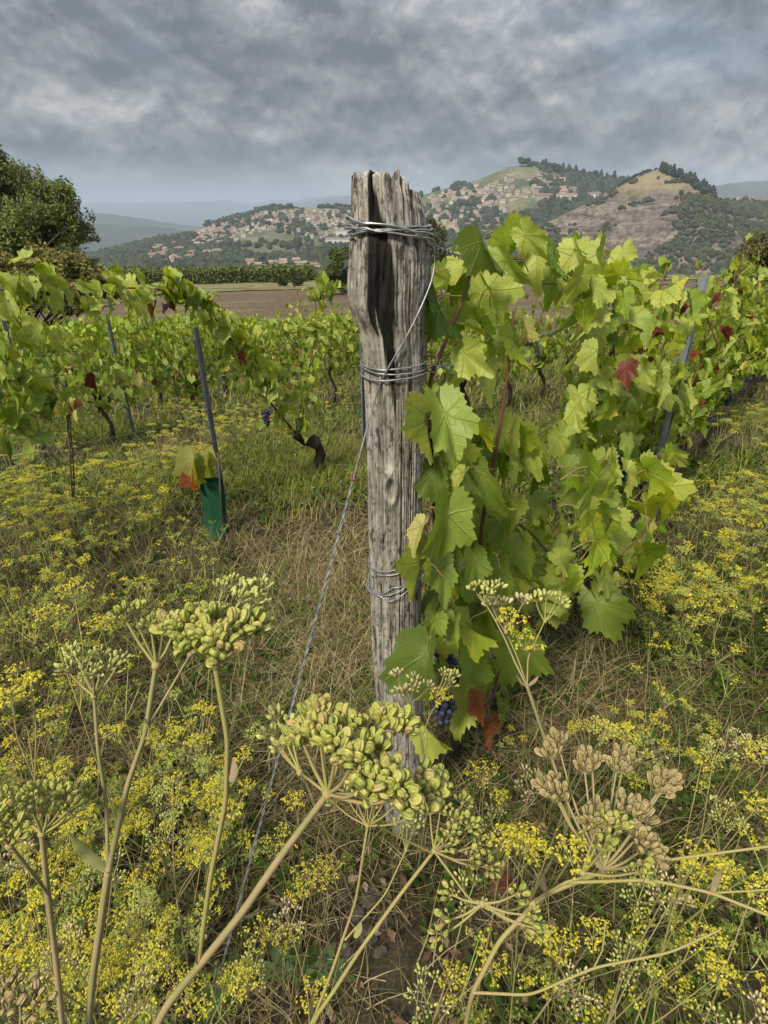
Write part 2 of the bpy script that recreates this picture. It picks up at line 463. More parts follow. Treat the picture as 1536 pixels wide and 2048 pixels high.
# far ridges
hill('far_hills', [(-700, 418), (-300, 410), (0, 408), (190, 405), (300, 405), (430, 402), (448, 400), (470, 403), (500, 408), (540, 401), (560, 397), (585, 402),
     (630, 393), (700, 389), (760, 394), (850, 400), (1000, 404), (1200, 406), (1536, 404), (2000, 408), (2500, 414)], 10500, 6500, m_far, 260, 26, rough=60, seed=21, wob=300)
hill('far_hills', [(540, 425), (590, 408), (640, 398), (690, 391), (740, 392), (820, 400), (900, 415), (1000, 425)], 7600, 5400, m_far, 70, 24, rough=40, seed=22, wob=100)
hill('mid_hills', [(-400, 420), (-100, 418), (180, 424), (230, 428), (280, 436), (330, 446), (420, 458), (520, 470)], 4200, 2900, m_far, 120, 26, rough=40, seed=23, wob=150)
hill('mid_hills', [(-500, 452), (-100, 450), (180, 446), (300, 452), (380, 462), (470, 478)], 2900, 2200, m_far, 120, 26, rough=26, seed=24, wob=100)
hill('right_plateau', [(1340, 420), (1400, 385), (1425, 372), (1460, 365), (1500, 362), (1600, 360), (1800, 364), (2200, 372)], 3800, 2600, m_far, 90, 26, rough=26, seed=25, wob=100)

# hill with the long village, left of the post
HA = hill('village_hill', [(120, 530), (200, 508), (250, 496), (290, 487), (350, 471), (420, 448), (480, 431), (540, 418), (600, 414), (660, 416), (720, 418), (800, 418),
     (880, 425), (960, 450), (1050, 480)], 1150, 560, m_hv, 190, 90, rough=26, seed=31, wob=40, prof=1.05)
# hill with the summit village, right of the post
HB = hill('village_hill', [(690, 430), (760, 412), (845, 390), (900, 374), (950, 360), (985, 347), (1010, 336), (1040, 330), (1075, 332), (1110, 342), (1150, 350),
     (1200, 357), (1240, 361), (1300, 366), (1400, 380), (1500, 420)], 1180, 520, m_hv, 200, 90, rough=20, seed=32, wob=40, prof=.95)
# shoulder of land at the right with a line of houses
HD = hill('wooded_shoulder', [(1180, 470), (1260, 430), (1340, 408), (1420, 396), (1480, 397), (1536, 399), (1700, 402), (1900, 410), (2100, 430)], 900, 380, m_hv, 130, 60, rough=16, seed=33, wob=30, prof=.8)

# the bare cone
m_cone, k = new_mat('bare_cone_soil')
tcn = k.new('ShaderNodeTexCoord'); ob = tcn.outputs['Object']; hx, hy, hzz = k.sep(ob)
n = k.noise(ob, .020, 8, .72); n2 = k.noise(ob, .16, 6, .75); n3 = k.noise(k.mapv(ob, (.6, .6, 4)), .035, 6, .7, .8)
c = k.ramp(n3, [(.36, (.075, .056, .047)), (.46, (.150, .112, .092)), (.56, (.235, .185, .145)), (.66, (.34, .285, .20))])
c = k.mix(k.m('MULTIPLY', k.sstep(n2, .44, .60), .75), c, (.060, .048, .040))
tan = k.ramp(n2, [(.3, (.20, .165, .09)), (.7, (.34, .275, .155))])
tm = k.m('MULTIPLY', k.sstep(k.m('ADD', hzz, k.m('MULTIPLY', k.m('SUBTRACT', n, .5), 60)), 12, 30), k.sstep(k.m('ADD', hx, k.m('MULTIPLY', k.m('SUBTRACT', n, .5), 60)), 262, 290))
c = k.mix(tm, c, tan)
# low scrub between the rocks
c = k.mix(k.m('MULTIPLY', k.sstep(n, .56, .66), .8), c, (.055, .06, .032))
finish(k, c, .95, n2, 3.0, 1.0, .05)
CY = 760.0
_cl = [(1318, 338), (1285, 349), (1245, 368), (1200, 394), (1150, 418), (1090, 446), (1040, 470), (990, 500), (940, 540)]
_cr = [(1318, 338), (1340, 345), (1370, 360), (1400, 377), (1425, 395), (1460, 420), (1500, 452), (1560, 500), (1620, 560)]
_sx, _sz = lin(_cl[::-1] + _cr[1:], CY)
_px, _pz = atY(1318, 338, CY)[0], atY(1318, 338, CY)[2]
def HC(x, y):
    x = np.asarray(x, float); y = np.asarray(y, float)
    # front face: a blunt pyramid whose skyline is the traced ridge
    rid = np.interp(x, _sx, _sz)
    dyf = (CY - y)
    d = np.where(dyf > 0, dyf, -dyf*1.6)
    r0 = np.clip((_pz - rid), 0, 200)
    z = rid - (np.sqrt((d*.50)**2 + 60) - 7.7)*(1 - .35*np.clip(r0/120, 0, 1))
    z = z + 22*fbm(x/55, y/55, 5, 41)*np.clip(d/60, 0, 1) + 8*fbm(x/14, y/14, 3, 43)*np.clip(d/40, 0, 1)
    # goat-track terraces
    z = z + 1.6*np.sin(z*.33 + 2*fbm(x/60, y/60, 2, 44))*np.clip(d/30, 0, 1)
    return z
cx = np.linspace(_sx[0]+5, _sx[-1]-5, 230); cy = np.concatenate([np.linspace(CY-250, CY+2, 170), np.linspace(CY+6, CY+140, 24)])
X, Y = np.meshgrid(cx, cy, indexing='ij')
tag(link('cone_hill', mesh('cone_hill', np.stack([X, Y, HC(X, Y)], -1), grid_faces(*X.shape), m_cone)), kind='structure')

def surf(px, py, H, Ya, Yb):
    """sight line through a pixel onto a hill's surface"""
    d = ray(px, py); Y = np.linspace(Ya, Yb, 500); z = CAM_Z + d[2]/d[1]*Y; x = d[0]/d[1]*Y
    h = H(x, Y); i = np.argmax(z <= h)
    if z[i] > h[i]: return None
    return np.array([x[i], Y[i], float(h[i])])

# ------------------------------------------------------------------ houses
def wall_mat(name, c): return simple(name, c, tuple(x*.82 for x in c), .8, .9, .1)
WALLS = [wall_mat('render_cream', (.50, .45, .36)), wall_mat('render_white', (.64, .61, .55)), wall_mat('render_ochre', (.40, .33, .25)), wall_mat('render_grey', (.36, .34, .31))]
ROOFS = [simple('roof_tile_red', (.29, .16, .115), (.21, .12, .085), 1.2, .9, .1), simple('roof_tile_pale', (.34, .24, .18), (.26, .18, .14), 1.2, .9, .1), simple('roof_tile_brown', (.27, .19, .15), (.21, .15, .12), 1.2, .9, .1)]
m_win = simple('window_glass_dark', (.035, .04, .045), (.02, .022, .025), 3, .3, .5)
def box(x0, x1, y0, y1, z0, z1):
    V = np.array([(x0, y0, z0), (x1, y0, z0), (x1, y1, z0), (x0, y1, z0), (x0, y0, z1), (x1, y0, z1), (x1, y1, z1), (x0, y1, z1)])
    return V, np.array([(0, 3, 2, 1), (4, 5, 6, 7), (0, 1, 5, 4), (1, 2, 6, 5), (2, 3, 7, 6), (3, 0, 4, 7)])
def house_meshes(L, D, h, rh, wm, rm, hip):
    mb = MB(); V, F = box(-L/2, L/2, -D/2, D/2, -6, h); mb.add(V, F)
    if not hip:
        for s in (-1, 1):
            mb.add([(s*L/2, -D/2, h), (s*L/2, D/2, h), (s*L/2, 0, h+rh*.97)], np.array([(0, 1, 2)]))
    wall = mb.mesh('house_wall', wm, False)
    rb = MB(); e = .5; i = (L/2-D/2*.7) if hip else L/2+e
    A = [(-L/2-e, -D/2-e, h-.15), (L/2+e, -D/2-e, h-.15), (L/2+e, D/2+e, h-.15), (-L/2-e, D/2+e, h-.15), (-i, 0, h+rh), (i, 0, h+rh)]
    B = [(x, y, z+.25) for x, y, z in A]
    F4 = np.array([(0, 1, 5, 4), (2, 3, 4, 5)]); rb.add(B, F4); rb.add(A, F4[:, ::-1])
    if hip: rb.add(B, np.array([(1, 2, 5), (3, 0, 4)])); rb.add(A, np.array([(2, 1, 5), (0, 3, 4)]))
    rb.add(A[:4] + B[:4], np.array([(0, 1, 5, 4), (1, 2, 6, 5), (2, 3, 7, 6), (3, 0, 4, 7)]))
    V, F = box(L*.2, L*.2+.8, -.4, .4, h+rh*.5, h+rh+.9); ch = MB(); ch.add(V, F)
    roof = rb.mesh('house_roof', rm, False)
    wb = []
    for xx in np.linspace(-L*.34, L*.34, 3):
        for zc in ([1.6] if h < 4 else [1.6, 4.3]):
            wb.append(box(xx-.55, xx+.55, -D/2-.06, -D/2+.02, zc-.7, zc+.7))
    return wall, roof, ch.mesh('house_chimney', wm, False), [(lambda b: (lambda q: (q.add(*b), q.mesh('house_window', m_win, False))[1])(MB()))(b) for b in wb]
HM = []
for q in range(16):
    L = RNG.uniform(9, 16); D = RNG.uniform(7, 9.5); h = [3.2, 5.8, 5.6, 3.4, 6.4][q % 5]
    HM.append(house_meshes(L, D, h, RNG.uniform(1.6, 2.4), WALLS[[0, 1, 1, 0, 2, 1, 3, 0][q % 8]], ROOFS[[0, 1, 2, 1, 0][q % 5]], q % 3 == 0))
placed = []; CNT = []; REST = []
CAP = {'houses of the long village hill': 120, 'houses of the summit village': 62, 'houses of the upper street': 46}
def put_house(p, label, group, sc=1.0, win=True, kind=None):
    if p is None: return
    for b in placed:
        if (p[0]-b[0])**2 + (p[1]-b[1])**2 < 8**2: return
    placed.append(p)
    wl, rf, ch, wn = HM[kind if kind is not None else int(RNG.integers(0, 16))]
    if group in CAP and sum(1 for q in CNT if q == group) >= CAP[group]:
        REST.append((p, sc, math.atan2(-p[0], p[1])*.6 + RNG.choice([0, .25, -.3, .5, -.45]), wl, rf)); return
    CNT.append(group)
    o = thing('house', label, 'house', (p[0], p[1], p[2]-.3), group); o.scale = (sc, sc, sc)
    o.rotation_euler.z = math.atan2(-p[0], p[1])*.6 + RNG.choice([0, .25, -.3, 0, .5, -.45]) + RNG.normal()*.1
    link('wall', wl, o); r = link('roof', rf, o); link('chimney', ch, r)
    if win:
        for q in wn: link('window', q, o)
def houses(n, xr, yr, H, Ya, Yb, label, group, sc=1.0, win=False, ok=None):
    for _ in range(n):
        a, b = RNG.uniform(*xr), None
        lo, hi = yr(a) if callable(yr) else yr
        b = RNG.uniform(lo, hi)
        if ok and not ok(a, b): continue
        put_house(surf(a, b, H, Ya, Yb), label, group, sc, win)
ridA = lambda a: np.interp(a, [200, 290, 350, 420, 480, 540, 600, 660, 720], [508, 487, 471, 448, 431, 418, 414, 416, 418])
nospur = lambda a, b: not ((((a-555)/80)**2 + ((b-490)/26)**2) < 1.0)
houses(300, (392, 705), lambda a: (ridA(a)+7, min(ridA(a)+34, 478)), HA, 560, 1160, 'small pale house with tiled roof in the long village left of the post', 'houses of the long village hill', .58, ok=nospur)
houses(150, (392, 705), lambda a: (ridA(a)+24, 482), HA, 560, 1160, 'small pale house with tiled roof in the long village left of the post', 'houses of the long village hill', .58, ok=nospur)
houses(34, (300, 450), lambda a: (ridA(a)+16, 522), HA, 560, 1160, 'small house low on the slope below the long village', 'houses on the lower slope of the long village hill', .95)
houses(26, (500, 650), (528, 552), HA, 560, 900, 'pale house with tiled roof at the foot of the village hill', 'houses at the foot of the village hill', .95)
houses(14, (300, 360), (505, 530), HA, 560, 900, 'pale house with tiled roof at the foot of the village hill', 'houses at the foot of the village hill', .9)
ridB = lambda a: np.interp(a, [760, 845, 900, 950, 985, 1010, 1040, 1110, 1150, 1240], [412, 390, 374, 360, 347, 336, 330, 342, 350, 361])
houses(140, (846, 1012), lambda a: (ridB(a)+14, 470), HB, 520, 1185, 'pale house with tiled roof on the slope of the summit village', 'houses of the summit village', .66)
houses(130, (855, 1075), lambda a: (max(ridB(a)+8, 372), max(ridB(a)+22, 396)), HB, 520, 1185, 'pale house in the packed upper street of the summit village', 'houses of the upper street', .64)
houses(26, (1000, 1130), (356, 402), HB, 520, 1185, 'white house among the trees high on the summit hill', 'houses high on the summit hill', 1.0)
houses(12, (1120, 1235), (384, 402), HB, 520, 1185, 'isolated white house among the trees between the two hills', 'houses between the two hills', 1.0)
houses(10, (1425, 1536), (398, 403), HD, 500, 905, 'white house in the line on the wooded shoulder beyond the cone', 'houses on the wooded shoulder', .6)
for nm, which, mats in (('far_house_walls', 3, WALLS[0]), ('far_house_roofs', 4, ROOFS[1])):
    mbh = MB()
    for r_ in REST:
        me = r_[which]; co = np.empty(len(me.vertices)*3, np.float32); me.vertices.foreach_get('co', co); co = co.reshape(-1, 3)*r_[1]; ca, sa = math.cos(r_[2]), math.sin(r_[2])
        V = np.stack([co[:, 0]*ca-co[:, 1]*sa, co[:, 0]*sa+co[:, 1]*ca, co[:, 2]], -1) + r_[0]
        for pn in (3, 4):
            fs = np.array([tuple(p.vertices) for p in me.polygons if len(p.vertices) == pn])
            if len(fs): mbh.add(V, fs)
    if REST:
        if which == 3: hroot = link('far_houses', mbh.mesh(nm, mats, False)); tag(hroot, 'the remaining tiny houses scattered through the hill villages', 'houses', kind='stuff')
        else: o_ = link('roof', mbh.mesh(nm, mats, False), hroot); o_['kind'] = 'stuff'
# the long white sheds on the village hill, close beside the post
for (a, b, s, t) in ((676, 489, 1.9, 'long white flat shed beside the post on the village hill'), (690, 470, 1.5, 'white hall with pale roof just above the long flat shed')):
    p = surf(a, b, HA, 560, 1150)
    if p is not None:
        o = thing('shed', t, 'shed', p); o.scale = (s, s, s); L = 18
        V, F = box(-L/2, L/2, -5, 5, -5, 4); mb = MB(); mb.add(V, F); link('wall', mb.mesh('shed_wall', WALLS[1], False), o)
        V, F = box(-L/2-.3, L/2+.3, -5.3, 5.3, 4.004, 4.4); mb = MB(); mb.add(V, F); link('roof', mb.mesh('shed_roof', WALLS[3], False), o)

# ------------------------------------------------------------------ far trees
def ico():
    t = (1+5**.5)/2
    V = np.array([(-1, t, 0), (1, t, 0), (-1, -t, 0), (1, -t, 0), (0, -1, t), (0, 1, t), (0, -1, -t), (0, 1, -t), (t, 0, -1), (t, 0, 1), (-t, 0, -1), (-t, 0, 1)])
    F = np.array([(0, 11, 5), (0, 5, 1), (0, 1, 7), (0, 7, 10), (0, 10, 11), (1, 5, 9), (5, 11, 4), (11, 10, 2), (10, 7, 6), (7, 1, 8),
                  (3, 9, 4), (3, 4, 2), (3, 2, 6), (3, 6, 8), (3, 8, 9), (4, 9, 5), (2, 4, 11), (6, 2, 10), (8, 6, 7), (9, 8, 1)])
    V = V/np.linalg.norm(V, axis=1)[:, None]
    m = {}; VV = list(V); FF = []
    def mid(a, b):
        key = (min(a, b), max(a, b))
        if key not in m:
            q = (VV[a]+VV[b])/2; VV.append(q/np.linalg.norm(q)); m[key] = len(VV)-1
        return m[key]
    for a, b, c in F:
        ab, bc, ca = mid(a, b), mid(b, c), mid(c, a)
        FF += [(a, ab, ca), (b, bc, ab), (c, ca, bc), (ab, bc, ca)]
    return V, F, np.array(VV), np.array(FF)
ICO0V, ICO0F, ICO1V, ICO1F = ico()
m_fartree = attr_mat('far_tree_foliage', .9, .0, .05, 1.2)
def tree_mass(name, P, Rad, tall, base=(.040, .055, .022), var=.35, label=None, fine=False, cone=False):
    """a far wood or scrub: every crown a small lumpy body, joined"""
    P = np.asarray(P); n = len(P); BV, BF = (ICO1V, ICO1F) if fine else (ICO0V, ICO0F)
    k = len(BV); rr = RNG.random((n, k))*.55 + .72
    V = BV[None]*rr[:, :, None]*np.stack([Rad, Rad, Rad*tall], -1)[:, None, :]
    ang = RNG.random(n)*6.28; ca, sa = np.cos(ang)[:, None], np.sin(ang)[:, None]
    V = np.stack([V[..., 0]*ca - V[..., 1]*sa, V[..., 0]*sa + V[..., 1]*ca, V[..., 2]], -1)
    if cone: V[..., :2] *= np.clip(1.0-(V[..., 2:3]/(Rad*tall)[:, None, None])*.75, .1, 2)
    V = V + P[:, None, :] + np.array([0, 0, 1])*(Rad*tall*.55)[:, None, None]
    F = (BF[None] + (np.arange(n)*k)[:, None, None]).reshape(-1, 3)
    b = np.array(base); tint = 1 + var*(RNG.random((n, 1))*2-1); hue = RNG.random((n, 1))
    c = b*tint*np.concatenate([1+.55*hue, 1+.25*hue, 1+.1*hue], 1)
    C = np.repeat(c, k, 0)*(.85 + .3*RNG.random((n*k, 1)))
    o = link(name, mesh(name, V.reshape(-1, 3), F, m_fartree, False, C))
    tag(o, label, 'trees', kind='stuff'); return o
def scatter(H, x0, x1, ya, yb, n, keep, pad=0):
    x = RNG.uniform(x0, x1, n); y = RNG.uniform(ya, yb, n)
    z = H(x, y); gz = np.interp(y, _fy, _fzs)
    m = keep(x, y, z) & (z > gz-2)
    return np.stack([x[m], y[m], z[m]], -1)
def clear_houses(P, Rad=None):
    """no tree stands inside a house or hides its front at arm's length"""
    keep = np.ones(len(P), bool)
    for h in placed:
        dx_ = P[:, 0]-h[0]; dy_ = P[:, 1]-h[1]
        keep &= ~((dx_**2+dy_**2 < 6.0**2) | ((np.abs(dx_) < 4.5) & (dy_ < 0) & (dy_ > -16)))
    return P[keep]
def project(P):
    P = np.asarray(P); d = P - np.array([0, 0, CAM_Z])
    t = d[:, 1]*CP - d[:, 2]*SP; u = d[:, 0]/t; v = (d[:, 1]*SP + d[:, 2]*CP)/t
    return W_PX/2 + u*F_PX, H_PX/2 - v*F_PX

def keepA(x, y, z):
    a, b = project(np.stack([x, y, z], -1))
    spur = (((a-555)/95)**2 + ((b-488)/26)**2) < 1.0
    return (fbm(x/70, y/70, 3, 61) > .0 - .14*(b > 480)) & ~(spur & (RNG.random(len(x)) < .9)) & (a > 120) & (a < 720)
PA = scatter(HA, HILLS['village_hill31'][1], 20, 560, 1185, 16000, keepA)
PA = clear_houses(PA)
tree_mass('hillside_trees', PA, RNG.uniform(2.6, 5.6, len(PA)), RNG.uniform(.85, 1.25, len(PA)), (.034, .046, .022), label='dark trees between the houses of the long village hill')
def keepB(x, y, z):
    a, b = project(np.stack([x, y, z], -1))
    bare = (((a-1040)/42)**2 + ((b-342)/14)**2) < 1.0
    dens = .06 + .10*(a > 1060)*(b < 420) - .05*(b > 430)
    return (fbm(x/70, y/70, 3, 62) > -dens) & ~(bare & (RNG.random(len(x)) < .93)) & (a > 690) & (a < 1330)
PB = scatter(HB, -60, HILLS['village_hill32'][2], 560, 1215, 17000, keepB)
PB = clear_houses(PB)
tree_mass('hillside_trees', PB, RNG.uniform(2.6, 5.8, len(PB)), RNG.uniform(.85, 1.3, len(PB)), (.034, .046, .024), label='dark trees on the summit village hill behind the vine row')
def keepD(x, y, z):
    a, b = project(np.stack([x, y, z], -1)); return (fbm(x/60, y/60, 3, 63) > -.16) & (a > 1120) & (a < 1750)
PD = scatter(HD, HILLS['wooded_shoulder33'][1], HILLS['wooded_shoulder33'][2], 385, 890, 9000, keepD)
PD = clear_houses(PD)
tree_mass('hillside_wood', PD, RNG.uniform(2.5, 5.0, len(PD)), RNG.uniform(.85, 1.2, len(PD)), (.040, .052, .022), label='dense green wood on the shoulder right of the bare cone')
def keepC(x, y, z):
    a, b = project(np.stack([x, y, z], -1))
    low = (b > 470 + 40*np.sin(a/60)) & (a < 1170)
    right = (a > 1345) & (b > 372 + (1430-a)*.9 - 6)
    right2 = (b > 455 + (1420-a)*.40) & (a > 1250)
    spots = fbm(x/22, y/22, 3, 66) > .15
    return ((low & (fbm(x/30, y/30, 2, 64) > -.12)) | ((right | right2) & (fbm(x/30, y/30, 2, 65) > -.22)) | spots) & (y < CY+20)
PC = scatter(HC, _sx[0]+6, _sx[-1]-6, CY-245, CY+20, 15000, keepC)
tree_mass('hillside_scrub', PC, RNG.uniform(1.3, 3.1, len(PC)), RNG.uniform(.7, 1.1, len(PC)), (.042, .052, .024), label='dark scrub at the foot and flanks of the bare cone')
# the wooded valley floor between
vx = RNG.uniform(-1, 1, 9000); vy = RNG.uniform(230, 720, 9000); vx = vx*vy*.95
PVl = np.stack([vx, vy, G(vx, vy)], -1); PVl = PVl[fbm(vx/60, vy/60, 3, 71) > -.10]
tree_mass('valley_wood', PVl, RNG.uniform(2.5, 5.2, len(PVl)), RNG.uniform(.85, 1.25, len(PVl)), (.038, .052, .023), label='dark green woods on the valley floor below the village')
vy = 700*np.exp(RNG.uniform(0, 1.5, 9000)); vx = RNG.uniform(-.85, -.12, 9000)*vy
PVf = np.stack([vx, vy, G(vx, vy)], -1); PVf = PVf[fbm(vx/160, vy/240, 3, 72) > -.05]
tree_mass('far_valley_wood', PVf, RNG.uniform(4, 9, len(PVf)), RNG.uniform(.8, 1.1, len(PVf)), (.036, .050, .026), label='hazy woods in the far valley left of the village hill')

# single trees one can tell apart on the two summits
m_bark = simple('bark', (.09, .07, .05), (.04, .032, .024), 8, .9)
def far_tree_mesh(seed, conif):
    rg = np.random.default_rng(seed); mb = MB()
    for q in range(9 if not conif else 7):
        if conif:
            h = .25 + .75*q/7; r = .34*(1.12-h)+.05; c = np.array([rg.normal()*.04, rg.normal()*.04, h])
            S = np.array([r, r, .17])
        else:
            a = rg.random()*6.28; rr = .25*rg.random()**.5; c = np.array([rr*math.cos(a), rr*math.sin(a), .48+.34*rg.random()]); s = .17+.12*rg.random(); S = np.array([s, s, s*.85])
        V = ICO1V*(.75+.5*rg.random((len(ICO1V), 1)))*S + c
        col = np.array([.030, .044, .022])*(.75+.6*rg.random())*(.85+.3*rg.random((len(V), 1)))
        mb.add(V, ICO1F, col)
    crown = mb.mesh('far_crown', m_fartree, False)
    V, Q, T = tube([(0, 0, -.08), (0, 0, .3), (0, 0, .55)], [.035, .03, .02], 5); tb = MB(); tb.add2(V, Q, T)
    return crown, tb.mesh('far_trunk', m_bark)
FT = [far_tree_mesh(s, s % 2 == 0) for s in range(6)]
def far_tree(p, h, kind, label, group):
    o = thing('pine_tree' if kind % 2 == 0 else 'tree', label, 'tree', p, group); o.scale = (h, h, h); o.rotation_euler.z = RNG.random()*6.28
    link('crown', FT[kind][0], o); link('trunk', FT[kind][1], o)
for i, a in enumerate([1042, 1048, 1053, 1058, 1084, 1090, 1098, 1106, 1114, 1124, 1136, 1150, 1163, 1176, 1188, 1200, 1212, 1226]):
    b = np.interp(a, [1040, 1075, 1110, 1150, 1200, 1240], [330, 332, 342, 350, 357, 361]); p = surf(a, b+3.0, HB, 900, 1200)
    if p is not None: far_tree(p, 12+5*RNG.random(), [1, 3, 5, 0, 2, 4][i % 6], 'dark tree standing along the skyline of the summit village hill', 'trees on the summit skyline')
for i in range(34):
    a = 1322 + i*3.1; b = np.interp(a, [q[0] for q in _cr], [q[1] for q in _cr]) + 2 + 5*RNG.random(); p = surf(a, b, HC, CY-200, CY+4)
    if p is not None: far_tree(p, 7.5+4*RNG.random(), [0, 2, 4, 0, 3][i % 5], 'small dark pine running down the right ridge of the bare cone', 'pines on the right ridge of the cone')
for i in range(16):
    a = 1236 + i*4.2; b = np.interp(a, [q[0] for q in _cl[::-1]], [q[1] for q in _cl[::-1]]) + 1.5; p = surf(a, b, HC, CY-200, CY+4)
    if p is not None: far_tree(p, 3.2+2*RNG.random(), [1, 3, 5][i % 3], 'small bush on the left ridge of the bare cone', 'bushes on the left ridge of the cone')

# ------------------------------------------------------------------ haze
hm, k = new_mat('haze_air')
pvn = k.new('ShaderNodeVolumePrincipled'); pvn.inputs['Color'].default_value = (.66, .78, .94, 1)
pvn.inputs['Density'].default_value = 1.9e-4
out = k.new('ShaderNodeOutputMaterial'); k.l.new(pvn.outputs[0], out.inputs['Volume'])
V, F = box(-7600, 7600, -55, 13500, -290, 190)
haze = link('haze', mesh('haze', V, F, hm, False)); tag(haze, kind='stuff')

# ================================================================== NEAR TREES AND BUSHES
m_treeleaf = attr_mat('tree_leaves', .6, .28, .3, 8)
def leafy_crown(name, blobs, n, size, base, seed, parent_loc, droop=.3, var=.4):
    """many leaf-sized faces through the volume of several overlapping lobes, denser towards each lobe's skin"""
    rg = np.random.default_rng(seed)
    blobs = np.asarray(blobs, float); wgt = blobs[:, 3]**2; wgt = wgt/wgt.sum()
    bi = rg.choice(len(blobs), n, p=wgt)
    d = rg.normal(size=(n, 3)); d /= np.linalg.norm(d, axis=1)[:, None]
    r = rg.random(n)**.38
    cl = .75 + .5*vnoise(d[:, 0]*3.1 + bi*3.3, d[:, 1]*3.1 + d[:, 2]*2.3, seed)      # lumpy outline
    P = blobs[bi, :3] + d*(r*cl*blobs[bi, 3])[:, None]*np.array([1, 1, .85])
    # twigs: pull leaves into small sprays so that gaps open
    tw = rg.normal(size=(n, 3)); cell = np.floor(P/(size*9)); h = _hash(cell[:, 0]*31+cell[:, 2]*7, cell[:, 1], seed)
    keep = h > .30; P = P[keep]; d = d[keep]; n = len(P); bi = bi[keep]; h = h[keep]
    N = d*.6 + rg.normal(size=(n, 3))*.7 + np.array([0, 0, .5]); N /= np.linalg.norm(N, axis=1)[:, None]
    A = rg.normal(size=(n, 3)) + np.array([0, 0, -droop*2]); A -= N*np.sum(A*N, 1)[:, None]; A /= np.linalg.norm(A, axis=1)[:, None]
    B = np.cross(N, A); s = size*(.6 + .8*rg.random(n))[:, None]
    V = np.stack([P - A*s, P + B*s*.42 + N*s*.12, P + A*s, P - B*s*.42 + N*s*.12], 1).reshape(-1, 3)
    i = np.arange(n)[:, None]*4; F = np.concatenate([i + np.array([[0, 1, 2]]), i + np.array([[0, 2, 3]])])
    tint = (1-var/2 + var*rg.random((n, 1)))*(.72 + .55*h[:, None]); yel = rg.random((n, 1))
    C = np.array(base)*tint*np.concatenate([1 + .5*yel, 1 + .22*yel, 1 + 0*yel], 1)
    return mesh(name, V - np.asarray(parent_loc), F, m_treeleaf, False, np.repeat(C, 4, 0))
def limbs(name, base, tips, r0, seed, parent_loc, trunk_h=.3):
    rg = np.random.default_rng(seed); mb = MB(); base = np.asarray(base, float)
    for t in tips:
        t = np.asarray(t, float); m1 = base + (t-base)*.35 + np.array([0, 0, 1])*np.linalg.norm(t-base)*trunk_h*.4 + rg.normal(size=3)*r0*1.2
        P = smooth_path([base - np.array([0, 0, .3]), base + np.array([0, 0, r0]), m1, t], 14)
        mb.add2(*tube(P - np.asarray(parent_loc), np.linspace(r0, r0*.18, 14), 7, rough=.2, seed=seed))
        for q in range(3):
            s = P[6+q*2]; e = s + (t-s)*.6 + rg.normal(size=3)*np.linalg.norm(t-base)*.2
            mb.add2(*tube(smooth_path([s, (s+e)/2 + rg.normal(size=3)*r0*.5, e], 7) - np.asarray(parent_loc), np.linspace(r0*.3, r0*.06, 7), 5))
    return mb.mesh(name, m_bark)
def tree(name, label, cat, base, blobs, n, size, col, seed, r0=.18, group=None, droop=.3, bush=False):
    base = np.array([base[0], base[1], g(base[0], base[1])])
    o = thing(name, label, cat, base, group)
    link('crown' if not bush else 'foliage', leafy_crown(name + '_crown', blobs, n, size, col, seed, base, droop), o)
    link('trunk' if not bush else 'stem', limbs(name + '_trunk', base, [b[:3] for b in blobs[:9]], r0, seed, base), o)
def blob(px, py, Y, rpx):
    p = atY(px, py, Y); d = ray(px, py); return (*p, rpx/F_PX*Y/d[1])
Yt = 21.0
tree('walnut_tree', 'large dark green tree with drooping leafy boughs at the field edge', 'tree', (-15.5, Yt+.5),
     [blob(*q) for q in ((-110, 360, Yt+1, 80), (-20, 360, Yt, 66), (40, 380, Yt+.5, 60), (100, 405, Yt, 52), (140, 440, Yt, 42), (60, 450, Yt-1, 62), (-60, 450, Yt, 90),
      (165, 480, Yt, 32), (120, 485, Yt-.6, 44), (20, 490, Yt-1, 60), (-180, 420, Yt, 110), (185, 510, Yt+.3, 22), (-10, 318, Yt, 36), (118, 375, Yt, 26))],
     90000, .062, (.125, .165, .040), 3, .35, droop=.6)
Yb = 14.5
tree('bramble_bush', 'wide olive green bush in front of the large tree', 'bush', (-9.6, Yb),
     [blob(*q) for q in ((-60, 540, Yb, 70), (20, 535, Yb-.4, 52), (80, 535, Yb, 52), (140, 545, Yb, 46), (185, 560, Yb+.4, 36), (225, 578, Yb+.8, 26), (60, 580, Yb-.8, 50), (-20, 590, Yb-.8, 60), (150, 590, Yb-.2, 40))],
     34000, .055, (.165, .170, .045), 4, .08, bush=True)
Yq = 60.0
tree('round_tree', 'round mid green tree at the far field edge left of the post', 'tree', atY(690, 560, Yq)[:2],
     [blob(*q) for q in ((690, 535, Yq, 38), (668, 540, Yq, 27), (705, 515, Yq, 26), (655, 560, Yq, 18), (690, 565, Yq, 30), (725, 540, Yq, 34), (670, 512, Yq, 17))], 15000, .15, (.075, .105, .028), 5, .25)
Yq = 52.0
tree('field_tree', 'taller dark green tree at the far field edge right of the post', 'tree', atY(862, 590, Yq)[:2],
     [blob(*q) for q in ((850, 500, Yq, 40), (868, 470, Yq, 26), (855, 545, Yq, 44), (880, 520, Yq, 26), (885, 560, Yq, 24), (835, 460, Yq, 26), (830, 540, Yq, 40), (858, 448, Yq, 16))], 17000, .13, (.066, .082, .028), 6, .25)
Yq = 24.0
